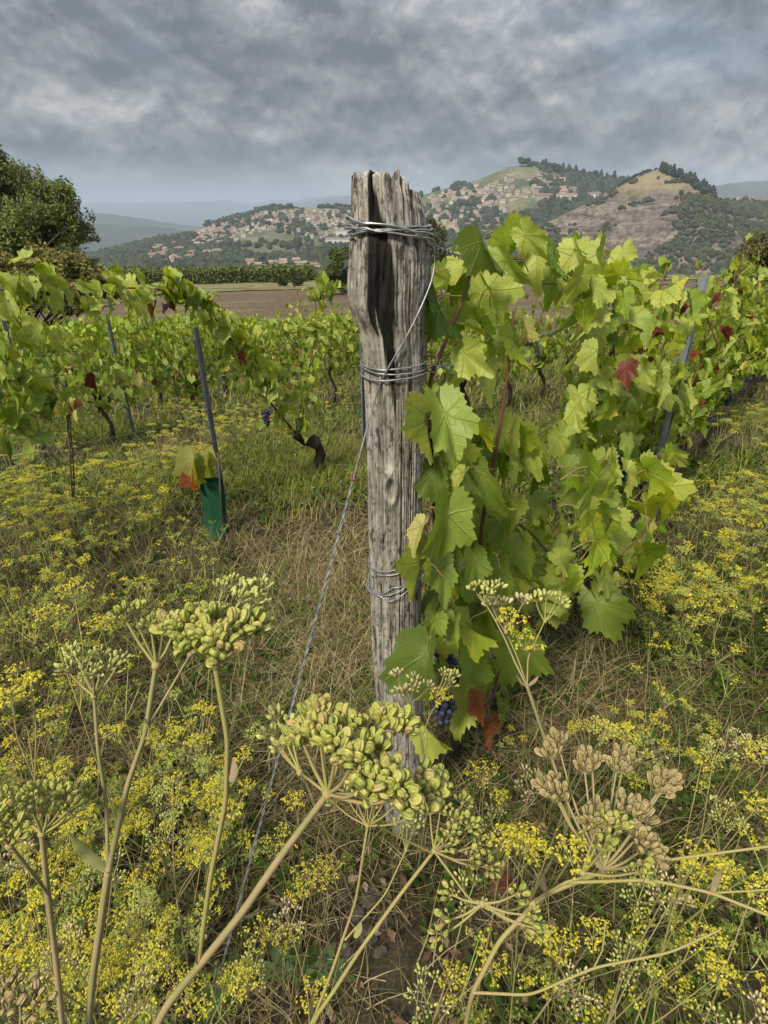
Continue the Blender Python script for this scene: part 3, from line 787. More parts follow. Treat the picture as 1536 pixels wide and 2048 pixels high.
tree('oak_tree', 'dark spreading tree at the end of the right hand vine row', 'tree', (19.2, Yq),
     [blob(*q) for q in ((1530, 510, Yq, 46), (1500, 545, Yq, 42), (1570, 500, Yq, 70), (1480, 580, Yq, 30), (1540, 570, Yq, 56), (1640, 540, Yq, 80), (1465, 545, Yq, 14), (1510, 600, Yq, 40), (1600, 600, Yq, 60))],
     30000, .085, (.095, .098, .032), 7, .28)
# hedge shrubs in front of the valley at the right end of the field
for i, (a, b, r_) in enumerate(((915, 566, 13), (945, 568, 10), (985, 568, 12), (1022, 567, 14), (1060, 566, 15), (1092, 568, 12), (1122, 566, 15), (1165, 567, 13), (1215, 568, 11), (1275, 566, 14), (1330, 567, 15), (1385, 566, 14), (600, 566, 9), (560, 567, 7))):
    tree('hedge_bush', 'low dark bush along the far edge of the ploughed field', 'bush', atY(a, b, 74)[:2], [blob(a, b-6, 74, r_), blob(a+9, b-2, 74, r_*.8), blob(a-9, b-1, 74, r_*.7)], 2600, .16, (.040, .055, .022), 40+i, .08, 'bushes along the far field edge', bush=True)

# far vine plot beyond the field: short upright plants in lines
rg = np.random.default_rng(99)
def far_vine_mesh(seed):
    rg = np.random.default_rng(seed); n = 260
    P = np.stack([rg.normal(size=n)*.34, rg.normal(size=n)*.34, .25 + 1.45*rg.random(n)], -1)
    N = rg.normal(size=(n, 3)); N /= np.linalg.norm(N, axis=1)[:, None]; A = np.cross(N, rg.normal(size=(n, 3))); A /= np.linalg.norm(A, axis=1)[:, None]; B = np.cross(N, A); s = .11
    V = np.stack([P-A*s, P+B*s, P+A*s, P-B*s], 1).reshape(-1, 3); F = np.arange(n*4).reshape(-1, 4)
    C = np.array((.135, .165, .042))*(.6+.9*rg.random((n, 1)))*np.array([1, 1, 1])
    return mesh('far_vine', V, F, m_treeleaf, False, np.repeat(C, 4, 0))
FV = [far_vine_mesh(s) for s in range(5)]
for r_ in range(5):
    Yv = 82 + r_*2.6
    for i in range(58):
        x = -49 + i*.66*1.0 + rg.normal()*.08 + r_*.3
        o = link('vine', FV[int(rg.integers(5))], None, (x, Yv + rg.normal()*.15, g(x, Yv)+.05)); s = .95+.4*rg.random(); o.scale = (s*1.1, s*1.1, s); o.rotation_euler.z = rg.random()*6
        tag(o, 'small dark green vine in the plot beyond the ploughed field', 'vine', 'vines of the plot beyond the field')

# ================================================================== THE WOODEN POST
SIL = np.array([(340, 704, 839), (362, 704, 839), (385, 703, 840), (400, 703, 846), (440, 703, 849), (470, 700, 853), (500, 697, 856), (540, 695, 857), (575, 694, 856), (605, 696, 853), (632, 705, 851),
                (660, 717, 850), (700, 722, 850), (740, 727, 850), (800, 730, 849), (900, 735, 845), (1000, 737, 842), (1100, 739, 840), (1200, 741, 839), (1300, 744, 839), (1400, 753, 842),
                (1500, 762, 846), (1600, 769, 849), (1660, 773, 852), (1720, 776, 854)], float)
PD_ = .96
def sil_world():
    out = []
    for y, a, b in SIL:
        A = atY(a, y, PD_); B = atY(b, y, PD_); out.append((A[2], (A[0]+B[0])/2, (B[0]-A[0])/2))
    o = np.array(out); return o[np.argsort(o[:, 0])]
SW = sil_world()
def post_axis(z): return np.interp(z, SW[:, 0], SW[:, 1]), np.interp(z, SW[:, 0], SW[:, 2])
Z_TOP = atY(770, 362, PD_)[2]
def post_r(z, th):
    """distance of the weathered surface from the axis; th = 0 faces the camera, positive to the right"""
    cx_, hw = post_axis(z)
    dep = hw*1.0
    r = hw*(1 + .035*np.cos(3*th+1.0) + .02*np.cos(5*th+z*6))
    # long fissures
    f = np.zeros_like(r)
    for q, (t0, w_, dp, za, zb) in enumerate([(-.40, .032, .034, 1.475, 1.62), (-.74, .03, .016, 1.47, 1.62), (.02, .03, .008, 1.48, 1.62), (.40, .03, .010, 1.46, 1.62), (.84, .05, .02, 1.45, 1.62),
                                              (-.19, .10, .006, 1.33, 1.45), (.20, .022, .007, .5, 1.2), (-.62, .022, .008, .4, 1.1), (.62, .02, .006, .6, 1.4), (-.15, .02, .006, .05, .75), (-1.0, .03, .008, .5, 1.25),
                                              (.35, .018, .005, .1, .6), (-.4, .018, .005, .8, 1.3), (1.9, .05, .02, 1.2, 1.62), (2.7, .05, .02, 1.2, 1.62), (-2.2, .05, .02, 1.2, 1.62)]):
        tw = t0 + .22*fbm(z*5 + q*3, z*0 + q, 3, 80+q)
        dth = (th - tw + math.pi) % (2*math.pi) - math.pi
        mz = np.clip((z-za)/.07, 0, 1)*np.clip((zb-z)/.07+.5, 0, 1)
        f = f + dp*mz*np.exp(-(dth/w_)**2)
    # fibre ridges and torn patches
    fib = (.006*np.exp(-((th+.2)/.35)**2)*np.exp(-((z-1.40)/.07)**2))*2*fbm(th*18, z*30, 3, 99) + .0046*fbm(th*26, z*5.0, 3, 90, .6) + .0028*fbm(th*70, z*14, 2, 93) + .007*fbm(th*5, z*3.2, 3, 96)
    kn = np.hypot((th+.15)/.20, (z-1.058)/.030)
    knot = .007*np.exp(-(kn-.9)**2*5) - .007*np.exp(-kn**2*3)
    return r - f + fib + knot
NTH, NZ = 300, 440
zs = np.linspace(-.25, Z_TOP, NZ); th = np.linspace(-math.pi, math.pi, NTH, endpoint=False)
Zg, Tg = np.meshgrid(zs, th, indexing='ij')
# ragged top: every bundle of fibres ends at its own height
top = .004 + .016*fbm(th*6, th*0, 2, 101) + .007*fbm(th*22, th*0+3, 2, 102)
slant = np.where(np.sin(th) > 0, -.028*np.clip((np.sin(th)-.45)/.55, 0, 1)**1.3, 0) + .004*np.cos(th)
ztop = top + slant
tz = np.clip((Zg - (Z_TOP-.12))/.12, 0, 1)
Zd = Zg + tz**2*ztop[None, :]
Rr = post_r(Zg, Tg)
cx_, hw_ = post_axis(Zg)
Xp = cx_ + Rr*np.sin(Tg); Yp = PD_ + .06 - .06 - Rr*np.cos(Tg)
V = np.stack([Xp, Yp, Zd], -1).reshape(-1, 3)
i = np.arange(NZ-1)[:, None]*NTH; j = np.arange(NTH)[None, :]; j2 = (j+1) % NTH
F = np.stack([i+j, i+j2, i+NTH+j2, i+NTH+j], -1).reshape(-1, 4)
# end grain: rings towards the middle, torn
caps = []; prev = (NZ-1)*NTH + np.arange(NTH); Fc = []; n0 = len(V)
for q, fr in enumerate((.86, .66, .42, .2, .04)):
    rr = Rr[-1]*fr
    zz_ = Z_TOP + ztop*fr - .012*(1-fr) + .007*fbm(th*9*fr + q, th*0 + q*2, 3, 110+q)
    caps.append(np.stack([cx_[-1] + rr*np.sin(th), PD_ - rr*np.cos(th), zz_], -1)); cur = n0 + q*NTH + np.arange(NTH)
    Fc.append(np.stack([prev, np.roll(prev, -1), np.roll(cur, -1), cur], -1)); prev = cur
V = np.vstack([V] + caps); F = np.concatenate([F] + Fc)
# dark hollow stain below the top, where a limb once was
zc = np.concatenate([Zg.ravel()] + [np.full(NTH, Z_TOP)]*5); tcv = np.concatenate([Tg.ravel()] + [th]*5)
cen = -.20 + .10*fbm(zc*9, zc*0, 2, 120) + np.where(zc > 1.40, -.16*(zc-1.40)/.08, .08*(1.40-zc)/.1)
wd = np.interp(zc, [1.10, 1.24, 1.32, 1.36, 1.41, 1.45, 1.49, 1.53], [.10, .16, .30, .52, .56, .46, .34, .25])
st = np.exp(-((tcv-cen)/(wd*.55))**2)*np.interp(zc, [1.14, 1.24, 1.31, 1.35, 1.46, 1.49, 1.54], [0, .42, .55, 1, 1, .75, .2])
st = st*(1.0 + 2.6*fbm(tcv*13, zc*9, 3, 121))
low = np.clip((.22-zc)/.3, 0, 1)*.5
crev = np.concatenate([np.clip((post_axis(Zg)[1]*1.0 - Rr)/.012, 0, 1).ravel(), np.full(NTH*5, .35)])
colr = np.stack([np.clip(st, 0, 1), np.clip(low, 0, 1), crev], -1)
m_wood, k = new_mat('weathered_wood')
tcn = k.new('ShaderNodeTexCoord'); ob = tcn.outputs['Object']
a = k.new('ShaderNodeAttribute', attribute_name='Col'); sr, sg, sb = k.sep(a.outputs['Vector'])
v1 = k.mapv(ob, (95, 95, 5.5)); v2 = k.mapv(ob, (34, 34, 3.2)); v3 = k.mapv(ob, (1, 1, .5))
f1 = k.noise(v1, 1, 7, .75, .5); f2 = k.noise(v2, 1, 6, .65, 1.2); f3 = k.noise(v3, 9, 5, .65); f4 = k.noise(k.mapv(ob, (1, 1, .35)), 62, 5, .7)
c = k.ramp(f1, [(.28, (.050, .043, .035)), (.38, (.22, .195, .162)), (.52, (.37, .335, .282)), (.68, (.56, .52, .45))])
c = k.mix(k.m('MULTIPLY', k.sstep(f2, .44, .34), .45), c, (.12, .105, .088))
c = k.mix(k.m('MULTIPLY', k.sstep(f4, .54, .62), .75), c, (.56, .52, .45))
c = k.mix(k.m('MULTIPLY', k.sstep(f4, .45, .38), .85), c, (.035, .029, .024))
f5 = k.noise(k.mapv(ob, (1, 1, .42), (3, 1, 2)), 150, 4, .7)
c = k.mix(k.m('MULTIPLY', k.sstep(f5, .46, .38), .75), c, (.045, .038, .032))
c = k.mix(k.m('MULTIPLY', k.sstep(f3, .50, .66), .40), c, (.22, .195, .12))
c = k.mix(k.m('MULTIPLY', sg, .8), c, (.075, .065, .05))
c = k.mix(k.m('MULTIPLY', k.sstep(sr, .08, .38), .97), c, k.mix(k.sstep(f1, .45, .7), (.008, .007, .006), (.030, .025, .021)))
finish(k, c, .92, k.m('ADD', k.m('ADD', f1, k.m('MULTIPLY', f2, .9)), k.m('MULTIPLY', f4, .7)), .0042, 1.0, .12)
base_p = np.array([POST[0], PD_, g(POST[0], PD_)])
post = link('wooden_post', mesh('wooden_post', V - base_p, F, m_wood, True, colr), None, tuple(base_p))
tag(post, 'tall weathered grey wooden end post with split top and wire wraps', 'post')

# ------------------------------------------------------------------ wires on the post
m_wire = simple('galvanised_wire', (.40, .41, .41), (.20, .20, .20), 60, .42, .5, metal=.55)
m_rust = simple('rusty_wire', (.13, .085, .06), (.06, .04, .03), 90, .75, .3, metal=.3)
m_steel = simple('galvanised_steel', (.30, .33, .36), (.17, .19, .21), 14, .5, .5, metal=.5, stretch=(1, 1, .4))
m_dark = simple('dark_wire', (.10, .09, .085), (.05, .045, .04), 90, .6, .4, metal=.4)
from math import pi as PI
def on_post(th_, z, off=.003):
    c_, h_ = post_axis(z); iz = int(np.clip((z-zs[0])/(zs[1]-zs[0]), 0, NZ-1)); it = int((th_+PI)/(2*PI)*NTH)
    r = max(Rr[iz, (it+e) % NTH] for e in (-4, -2, 0, 2, 4)) + off
    r = max(r, h_*.99 + off)
    return np.array([c_ + r*math.sin(th_), PD_ - r*math.cos(th_), z])
def zpix(y): return atY(775, y, PD_)[2]
def wrap(mb, ypx, rad, tilt, wob, turns=1.0, seed=0, start=-math.pi, off=.003):
    """one turn of wire round the post; ypx is its height on the front face, tilt the rise across it"""
    rg = np.random.default_rng(seed); n = 72; P = []
    for q in range(n+1):
        t = start + 2*math.pi*turns*q/n; tt = (t+math.pi) % (2*math.pi) - math.pi
        y = ypx + tilt*math.sin(tt) + wob*(fbm(np.array([q*.16+seed*5.1]), np.array([seed*1.3]), 2, seed)[0]*2)
        P.append(on_post(tt, zpix(y), off))
    mb.add2(*tube(P, rad, 6))
# wraps: top, middle, low
def strands(mb, A, B, rad, sep, turns, n=60, sag=0.0, k=5, n_str=2):
    A = np.asarray(A, float); B = np.asarray(B, float); t = np.linspace(0, 1, n)
    C = A + (B-A)*t[:, None] - np.array([0, 0, 1])*(sag*4*t*(1-t))[:, None]
    T, N, Bn = frames(C)
    for s in range(n_str):
        a = turns*2*math.pi*t + s*2*math.pi/n_str
        mb.add2(*tube(C + sep*(np.cos(a)[:, None]*N + np.sin(a)[:, None]*Bn), rad, k))
tie = thing('wire_tie', 'bundle of grey wire wound round the top of the wooden post', 'wire', base_p)
for (y, ti, wo, se, of) in ((449, 6, 6, 1, .003), (458, -9, 5, 2, .005), (463, 14, 5, 3, .006), (452, 18, 7, 4, .008), (456, 3, 9, 5, .007)):
    mb = MB(); wrap(mb, y, .0016, ti, wo, 1.0, se, -math.pi, of); me = mb.mesh('wire_turn', m_wire); me.transform(Matrix.Translation(-Vector(base_p))); link('turn', me, tie)
mb = MB(); strands(mb, on_post(1.25, zpix(487), .004), on_row(945, 517, 1, -.01), .0016, .0026, 5, 70, .004)
strands(mb, on_row(945, 517, 1, -.01), on_row(1045, 522, 1, -.01), .0014, .0018, 2, 30, .004)
me = mb.mesh('twist', m_wire); me.transform(Matrix.Translation(-Vector(base_p))); link('twisted_end', me, tie)
tie = thing('wire_tie', 'three parallel grey wire turns round the middle of the wooden post', 'wire', base_p)
for (y, ti, wo, se, of) in ((722, -4, 2, 11, .003), (732, 1, 2, 12, .003), (742, -6, 2, 13, .004)):
    mb = MB(); wrap(mb, y, .0014, ti, wo, 1.0, se, -math.pi, of); me = mb.mesh('wire_turn', m_wire); me.transform(Matrix.Translation(-Vector(base_p))); link('turn', me, tie)
mb = MB(); strands(mb, on_post(1.2, zpix(732), .003), on_row(925, 720, 1, -.02), .0014, .006, 1.2, 50, .006); strands(mb, on_post(1.2, zpix(722), .003), on_row(912, 726, 1, -.02), .0013, .003, 2, 40, .004, n_str=1)
me = mb.mesh('twist', m_wire); me.transform(Matrix.Translation(-Vector(base_p))); link('twisted_end', me, tie)
tie = thing('wire_tie', 'loose thin wire loops round the lower part of the wooden post', 'wire', base_p)
for (y, ti, wo, se, of) in ((1110, -12, 5, 21, .003), (1118, -8, 4, 22, .003), (1148, -14, 8, 23, .003), (1154, -16, 8, 24, .004), (1158, -12, 12, 25, .007)):
    mb = MB(); wrap(mb, y, .0011, ti, wo, 1.0, se, -math.pi, of); me = mb.mesh('wire_turn', m_wire); me.transform(Matrix.Translation(-Vector(base_p))); link('turn', me, tie)
# hooks of rusty wire on the right flank
for (lab, y0, dy) in (('rusty hook on the post at the middle wires', 712, 24), ('rusty hook on the post above the low wires', 1022, 30)):
    p0 = on_post(1.15, zpix(y0), -.006); p1 = on_post(1.45, zpix(y0-4), .012); p2 = on_post(1.35, zpix(y0+dy*.4), .016); p3 = on_post(1.05, zpix(y0+dy), -.004)
    mb = MB(); mb.add2(*tube(smooth_path([p0, p1, p2, p3], 20), .0022, 7)); me = mb.mesh('wire_hook', m_rust); me.transform(Matrix.Translation(-Vector(p0)))
    tag(link('wire_hook', me, None, tuple(p0)), lab, 'hook')
# guy wire: from the top wraps round the front and down to its anchor
gA = on_post(1.42, zpix(492), .004); gB = on_post(1.0, zpix(585), .006); gC = on_post(-.15, zpix(712), .008); gD = on_post(-.80, zpix(800), .016)
gE = on_ground(405, 2075)
path = [on_post(t, zpix(y), .006) for t, y in ((1.42, 492), (1.35, 530), (1.12, 570), (.72, 622), (.30, 668), (-.10, 712), (-.50, 766))]
guy = thing('guy_wire', 'twisted steel guy wire slanting from the post down to the ground', 'wire', gE)
q0 = path[-1]; dirg = (gE-q0)
line = path + [q0 + dirg*s for s in np.linspace(.06, 1.02, 60)]
C = smooth_path(line, 240); T, N, Bn = frames(C); tt = np.linspace(0, 1, 240)
for s in range(2):
    aa = 2*math.pi*34*tt + s*math.pi; sep = .0015*np.clip((tt-.10)*8, .1, 1)
    mb = MB(); mb.add2(*tube(C + sep[:, None]*(np.cos(aa)[:, None]*N + np.sin(aa)[:, None]*Bn) - gE, .0015, 5)); link('strand', mb.mesh('guy_strand', m_wire), guy)
m_red = simple('red_paint', (.28, .05, .03), (.16, .03, .02), 40, .6)
pr = C[np.argmin(np.abs(project(C)[1]-958))]; mb = MB(); aa = np.linspace(0, 2*math.pi, 20)
ii = np.argmin(np.abs(project(C)[1]-958)); mb.add2(*tube(pr + .0055*(np.cos(aa)[:, None]*N[ii] + np.sin(aa)[:, None]*Bn[ii]) - gE, .0018, 6)); link('clip_ring', mb.mesh('guy_clip', m_red), guy)

# ================================================================== VINE LEAVES
_LA = np.array([0, 9, 20, 31, 44, 55, 66, 78, 92, 106, 118, 132, 148, 162, 172, 180.])
_LR = np.array([1, .93, .80, .70, .80, .88, .82, .69, .60, .67, .70, .63, .56, .47, .30, .07])
def leaf_arrays(n, rings, seed, fold, curl, wave, teeth=True, pet=True, xs_=.74):
    rg = np.random.default_rng(seed)
    a = np.linspace(-180, 180, n, endpoint=False); r = np.interp(np.abs(a), _LA, _LR)
    lob = 1 + .15*np.interp(a, np.linspace(-180, 180, 9), np.append(rg.normal(size=8), 0))
    r = r*lob
    if teeth:
        ph = (np.arange(n) % 3); r = r*(1 + np.array([.085, -.055, .0])[ph]*(.6 + .8*rg.random(n)))*(np.abs(a) < 168) + r*(np.abs(a) >= 168)
    t = np.radians(a); V = [np.zeros((1, 3))]; 
    for q in rings:
        # inner rings are rounder
        rq = (r*q + (q*(1-q))*.18*np.mean(r))
        V.append(np.stack([rq*np.sin(t)*xs_, rq*np.cos(t), 0*t], -1))
    V = np.vstack(V); x, y = V[:, 0].copy(), V[:, 1].copy(); rad = np.hypot(x, y); th_ = np.arctan2(x, y)
    z = fold*(np.sqrt(x*x+.006)-.077) - curl*(np.clip(y, -.2, 2)**2) + wave*np.sin(4*th_ + rg.random()*6)*rad**2 + wave*.8*np.sin(9*th_+rg.random()*6)*rad**3
    z += .10*rg.normal()*x*y + .12*(vnoise(x*3.2+seed, y*3.2, seed)-.5)*rad
    # puckered blade between the main veins
    for av in (0, 52, -52, 112, -112):
        d = np.abs(x/xs_*math.cos(R(av)) - y*math.sin(R(av))); z += -.045*np.exp(-(d/.08)**2)*rad
    V[:, 2] = z
    if fold > 0: V[:, 0] = x*(1-.28*fold)
    T = np.stack([np.zeros(n, int), 1+(np.arange(n)+1) % n, 1+np.arange(n)], -1); Q = []
    for q in range(len(rings)-1):
        b0 = 1+q*n; b1 = b0+n; i = np.arange(n); i2 = (i+1) % n; Q.append(np.stack([b0+i, b0+i2, b1+i2, b1+i], -1))
    # the blade is open at the stalk: leave out the two wedges at the sinus
    T = T[1:-1]; Q = [q[1:-1] for q in Q]
    T = T[:, ::-1]; Q = [q[:, ::-1] for q in Q]
    uv = np.stack([x/2.5+.5, y/2.5+.5], -1)
    P3 = None
    if pet:
        E = np.array([.03, .10, -.62]); pp = np.array([[0, 0, 0], [0, -.04, -.2], E*.75+np.array([0, -.02, 0]), E]); Vp, Qp, Tp = tube(smooth_path(pp, 6), [.016, .014, .014, .016, .018, .02], 4, cap=False)
        P3 = (Vp, Qp)
    return V, T, Q, uv, P3
PET_END = np.array([.03, .10, -.62])
m_pet = simple('leaf_stalk', (.20, .10, .05), (.26, .22, .07), 30, .6)
def leaf_mesh(n, rings, seed, fold, curl, wave, mat, teeth=True, pet=True):
    V, T, Q, uv, P3 = leaf_arrays(n, rings, seed, fold, curl, wave, teeth, pet)
    Qa = np.concatenate(Q) if Q else None
    if P3 is not None:
        Vp, Qp = P3; n0 = len(V); V = np.vstack([V, Vp]); Qp = Qp + n0; uv = np.vstack([uv, np.full((len(Vp), 2), .5)])
        Qa = Qp if Qa is None else np.concatenate([Qa, Qp])
    me = mesh('vine_leaf', V, Qa if Qa is not None else T, mat, True, None, uv, T if Qa is not None else None)
    if P3 is not None:
        me.materials.append(m_pet); mi = np.zeros(len(me.polygons), np.int32); nq = len(Qa); mi[nq-len(P3[1]):nq] = 1; me.polygons.foreach_set('material_index', mi)
    return me
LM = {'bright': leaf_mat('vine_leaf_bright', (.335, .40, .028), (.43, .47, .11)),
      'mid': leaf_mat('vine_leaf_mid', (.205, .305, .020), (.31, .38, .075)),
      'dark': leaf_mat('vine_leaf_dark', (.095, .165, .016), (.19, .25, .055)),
      'red': leaf_mat('vine_leaf_red', (.17, .028, .018), (.22, .07, .05), vein=(.20, .05, .03), dark=(.7, .6, .6)),
      'rust': leaf_mat('vine_leaf_rust', (.33, .085, .022), (.30, .12, .06), vein=(.33, .13, .05)),
      'yellow': leaf_mat('vine_leaf_yellow', (.44, .40, .065), (.46, .44, .16))}
SHAPES = [(.28, .15, .08), (.50, .30, .07), (.75, .22, .10), (1.0, .35, .08), (.38, .55, .13), (1.25, .15, .06), (.15, .42, .16), (.62, .60, .10), (.42, -.15, .12), (.85, .45, .15), (.20, .65, .10), (.55, .05, .18), (1.1, .5, .10), (.33, .30, .20)]
LEAF = {}
def get_leaf(mat, var, lod):
    key = (mat, var, lod)
    if key not in LEAF:
        f, c, w_ = SHAPES[var]
        if lod == 0: LEAF[key] = leaf_mesh(75, (.30, .56, .80, 1.0), 200+var, f, c, w_, LM[mat])
        elif lod == 1: LEAF[key] = leaf_mesh(36, (.5, 1.0), 200+var, f, c, w_, LM[mat])
        else: LEAF[key] = leaf_mesh(14, (1.0,), 200+var, f, c, w_, LM[mat], False, True)
    return LEAF[key]
def unit(v): v = np.asarray(v, float); return v/(np.linalg.norm(v)+1e-12)
def put_leaf(root, base, J, tip, nrm, size, mat, var, lod):
    t = unit(tip); n = unit(np.asarray(nrm) - t*np.dot(nrm, t)); x = np.cross(t, n)
    M = Matrix(((x[0]*size, t[0]*size, n[0]*size, J[0]-base[0]), (x[1]*size, t[1]*size, n[1]*size, J[1]-base[1]), (x[2]*size, t[2]*size, n[2]*size, J[2]-base[2]), (0, 0, 0, 1)))
    o = bpy.data.objects.new('leaf', get_leaf(mat, var, lod)); COL.objects.link(o); o.parent = root; o.matrix_basis = M
    return o
RVIEW = -RN                                          # side of the row that faces the camera
def rand_orient(rg, out, up=.35, spread=.6):
    n = unit(np.asarray(out) + np.array([0, 0, up]) + rg.normal(size=3)*spread)
    t = np.array([0, 0, -1.0]) + np.asarray(out)*.35 + rg.normal(size=3)*.42
    return unit(t - n*np.dot(t, n)), n
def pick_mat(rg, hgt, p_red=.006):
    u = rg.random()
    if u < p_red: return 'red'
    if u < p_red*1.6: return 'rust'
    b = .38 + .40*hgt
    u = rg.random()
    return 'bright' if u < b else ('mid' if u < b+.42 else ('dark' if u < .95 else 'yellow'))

m_cane = simple('vine_cane', (.20, .088, .052), (.12, .060, .038), 26, .6, .3, (1, 1, .3))
m_vtrunk = simple('vine_trunk_bark', (.105, .078, .056), (.028, .022, .018), 38, .95, .1, (1, 1, .22), .006)
m_grape = None
mg, k = new_mat('grape_skin'); oi = k.new('ShaderNodeObjectInfo'); tcn = k.new('ShaderNodeTexCoord')
nz = k.noise(tcn.outputs['Object'], 90, 4, .6)
gc = k.ramp(oi.outputs['Random'], [(0, (.012, .013, .030)), (.7, (.022, .026, .055)), (1, (.05, .03, .06))])
finish(k, k.mix(k.m('MULTIPLY', k.sstep(nz, .42, .68), .6), gc, (.10, .125, .18)), .5, spec=.4); m_grape = mg
mg2, k = new_mat('grape_skin_unripe'); oi = k.new('ShaderNodeObjectInfo')
finish(k, k.ramp(oi.outputs['Random'], [(0, (.06, .03, .06)), (.5, (.16, .07, .10)), (.8, (.22, .18, .12)), (1, (.03, .03, .06))]), .45, spec=.4)
def sphere_arrays(nu=10, nv=7):
    V = []; F = []
    for i in range(nv+1):
        p = math.pi*i/nv
        for j in range(nu): V.append((math.sin(p)*math.cos(2*math.pi*j/nu), math.sin(p)*math.sin(2*math.pi*j/nu), math.cos(p)))
    for i in range(nv):
        for j in range(nu): F.append((i*nu+j, (i+1)*nu+j, (i+1)*nu+(j+1) % nu, i*nu+(j+1) % nu))
    return np.array(V), np.array(F)
SV, SF = sphere_arrays()
GRAPE = {False: mesh('grape', SV, SF, m_grape), True: mesh('grape', SV, SF, mg2)}
def grape_bunch(root, base, top, n=34, size=.008, length=.10, wid=.035, unripe=False, joined=False, seed=0):
    rg = np.random.default_rng(seed); top = np.asarray(top, float)
    P = []
    tries = 0
    while len(P) < n and tries < 4000:
        tries += 1; s = rg.random(); w_ = wid*(1-.75*s)*(.55+.45*min(1, s*6)); a = rg.random()*6.28; r_ = w_*rg.random()**.4
        q = np.array([r_*math.cos(a), r_*math.sin(a), -.012-s*length])
        if all(np.linalg.norm(q-e) > size*1.62 for e in P): P.append(q)
    mb = MB(); mb.add2(*tube(smooth_path([(0, 0, .03), (0, 0, 0), (.003, 0, -length*.5), (0, 0, -length*.9)], 8), [.002, .002, .0015, .0012, .001, .001, .001, .0008], 5))
    st = link('grape_bunch', mb.mesh('bunch_stalk', m_cane), root, tuple(top-base))
    if joined:
        mb = MB()
        for q in P: mb.add(SV*size*(.9+.2*rg.random()) + q, SF)
        link('grapes', mb.mesh('grapes', GRAPE[unripe].materials[0]), st)
    else:
        for q in P:
            o = link('grape', GRAPE[unripe], st, tuple(q)); s = size*(.88+.24*rg.random()); o.scale = (s, s, s*1.05)

def gnarled(mb, P, r, seed, n=26, k=10):
    P = smooth_path(P, n); mb.add2(*tube(P, np.interp(np.linspace(0, 1, n), np.linspace(0, 1, len(r)), r), k, True, .45, seed))
def vine(label, base, canes, trunk, leaf_lod, seed, group=None, per_m=26, size=(.075, .12), thin=1.0, p_red=.006, trunk_r=.028, name='grapevine', spread=.10, view=RVIEW):
    """base point, trunk polyline, canes (world polylines); leaves sit alternately along the canes"""
    rg = np.random.default_rng(seed)
    base = np.asarray(base, float); o = thing(name, label, 'grapevine', base, group)
    mb = MB(); gnarled(mb, np.asarray(trunk)-base, [trunk_r*1.25, trunk_r, trunk_r*.85, trunk_r*1.05, trunk_r*.8], seed); link('trunk', mb.mesh('vine_trunk', m_vtrunk), o)
    for c_ in canes:
        c_ = np.asarray(c_, float); Lc = np.sum(np.linalg.norm(np.diff(c_, axis=0), axis=1)); n = max(8, int(Lc/.05)); P = smooth_path(c_, n)
        P = P + np.cumsum(rg.normal(size=P.shape)*.0022, axis=0)
        mb = MB(); mb.add2(*tube(P-base, np.linspace(.0052, .0024, n), 6)); link('cane', mb.mesh('vine_cane', m_cane), o)
        m = int(Lc*per_m*thin)
        for q in range(m):
            s = (q+rg.random())/m*(n-1.001); i = int(s); A = P[i]+(P[i+1]-P[i])*(s-i)
            side = 1 if (q % 2 == 0) else -1
            out = unit(view*(.75*side + .35) + RD*rg.normal()*.7 + rg.normal(size=3)*.3)
            t, nn = rand_orient(rg, out)
            sz = rg.uniform(*size)*(1-.35*(s/n)**3)
            x = np.cross(t, nn); E = x*PET_END[0] + t*PET_END[1] + nn*PET_END[2]
            J = A - E*sz + rg.normal(size=3)*spread*.35
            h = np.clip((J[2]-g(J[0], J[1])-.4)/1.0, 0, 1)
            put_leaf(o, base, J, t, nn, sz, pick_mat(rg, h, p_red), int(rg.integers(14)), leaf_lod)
    return o, base, rg
def cluster(root, base, rg, n, xr, yr, off=(-.16, .06), size=(.08, .12), lod=0, row=1, keep=None, p_red=.004, bright=0.0):
    """leaves whose places are read off the picture, on the near face of the row"""
    for _ in range(n):
        a, b = rg.uniform(*xr), rg.uniform(*yr)
        if keep and not keep(a, b): continue
        J = on_row(a, b, row, rg.uniform(*off)); gz = g(J[0], J[1])
        if J[2] < gz+.08: continue
        t, nn = rand_orient(rg, unit(RVIEW + RD*rg.normal()*.5), .45, .55)
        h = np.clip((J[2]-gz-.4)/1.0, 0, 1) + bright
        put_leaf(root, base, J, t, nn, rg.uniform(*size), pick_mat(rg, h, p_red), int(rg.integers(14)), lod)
HR = np.random.default_rng(55)
def hero(root, base, J, T, mat, off=-.06, dt=0.0, roll=0.0, var=1, flip=False, row=1, sc=1.0, lod=0):
    Jp = on_row(J[0], J[1], row, off); depth = np.dot(Jp-np.array([0, 0, CAM_Z]), np.array([0, CP, -SP]))
    Tp = at(T[0], T[1], depth+dt); t = Tp-Jp; L = np.linalg.norm(t); t = t/L
    v = unit(np.array([0, 0, CAM_Z])-Jp); n = unit(v - t*np.dot(v, t)); 
    jit = HR.normal(size=2)*np.array([11, 16]); rot = Matrix.Rotation(R(roll*1.15 + jit[0]), 3, Vector(t)); n = np.array(rot @ Vector(n))
    ax_ = unit(np.cross(t, n)); rt = Matrix.Rotation(R(jit[1] + 8), 3, Vector(ax_)); t = np.array(rt @ Vector(t)); n = np.array(rt @ Vector(n))
    if flip: n = -n
    put_leaf(root, base, Jp, t, n, L*sc*.93, mat, var, lod)

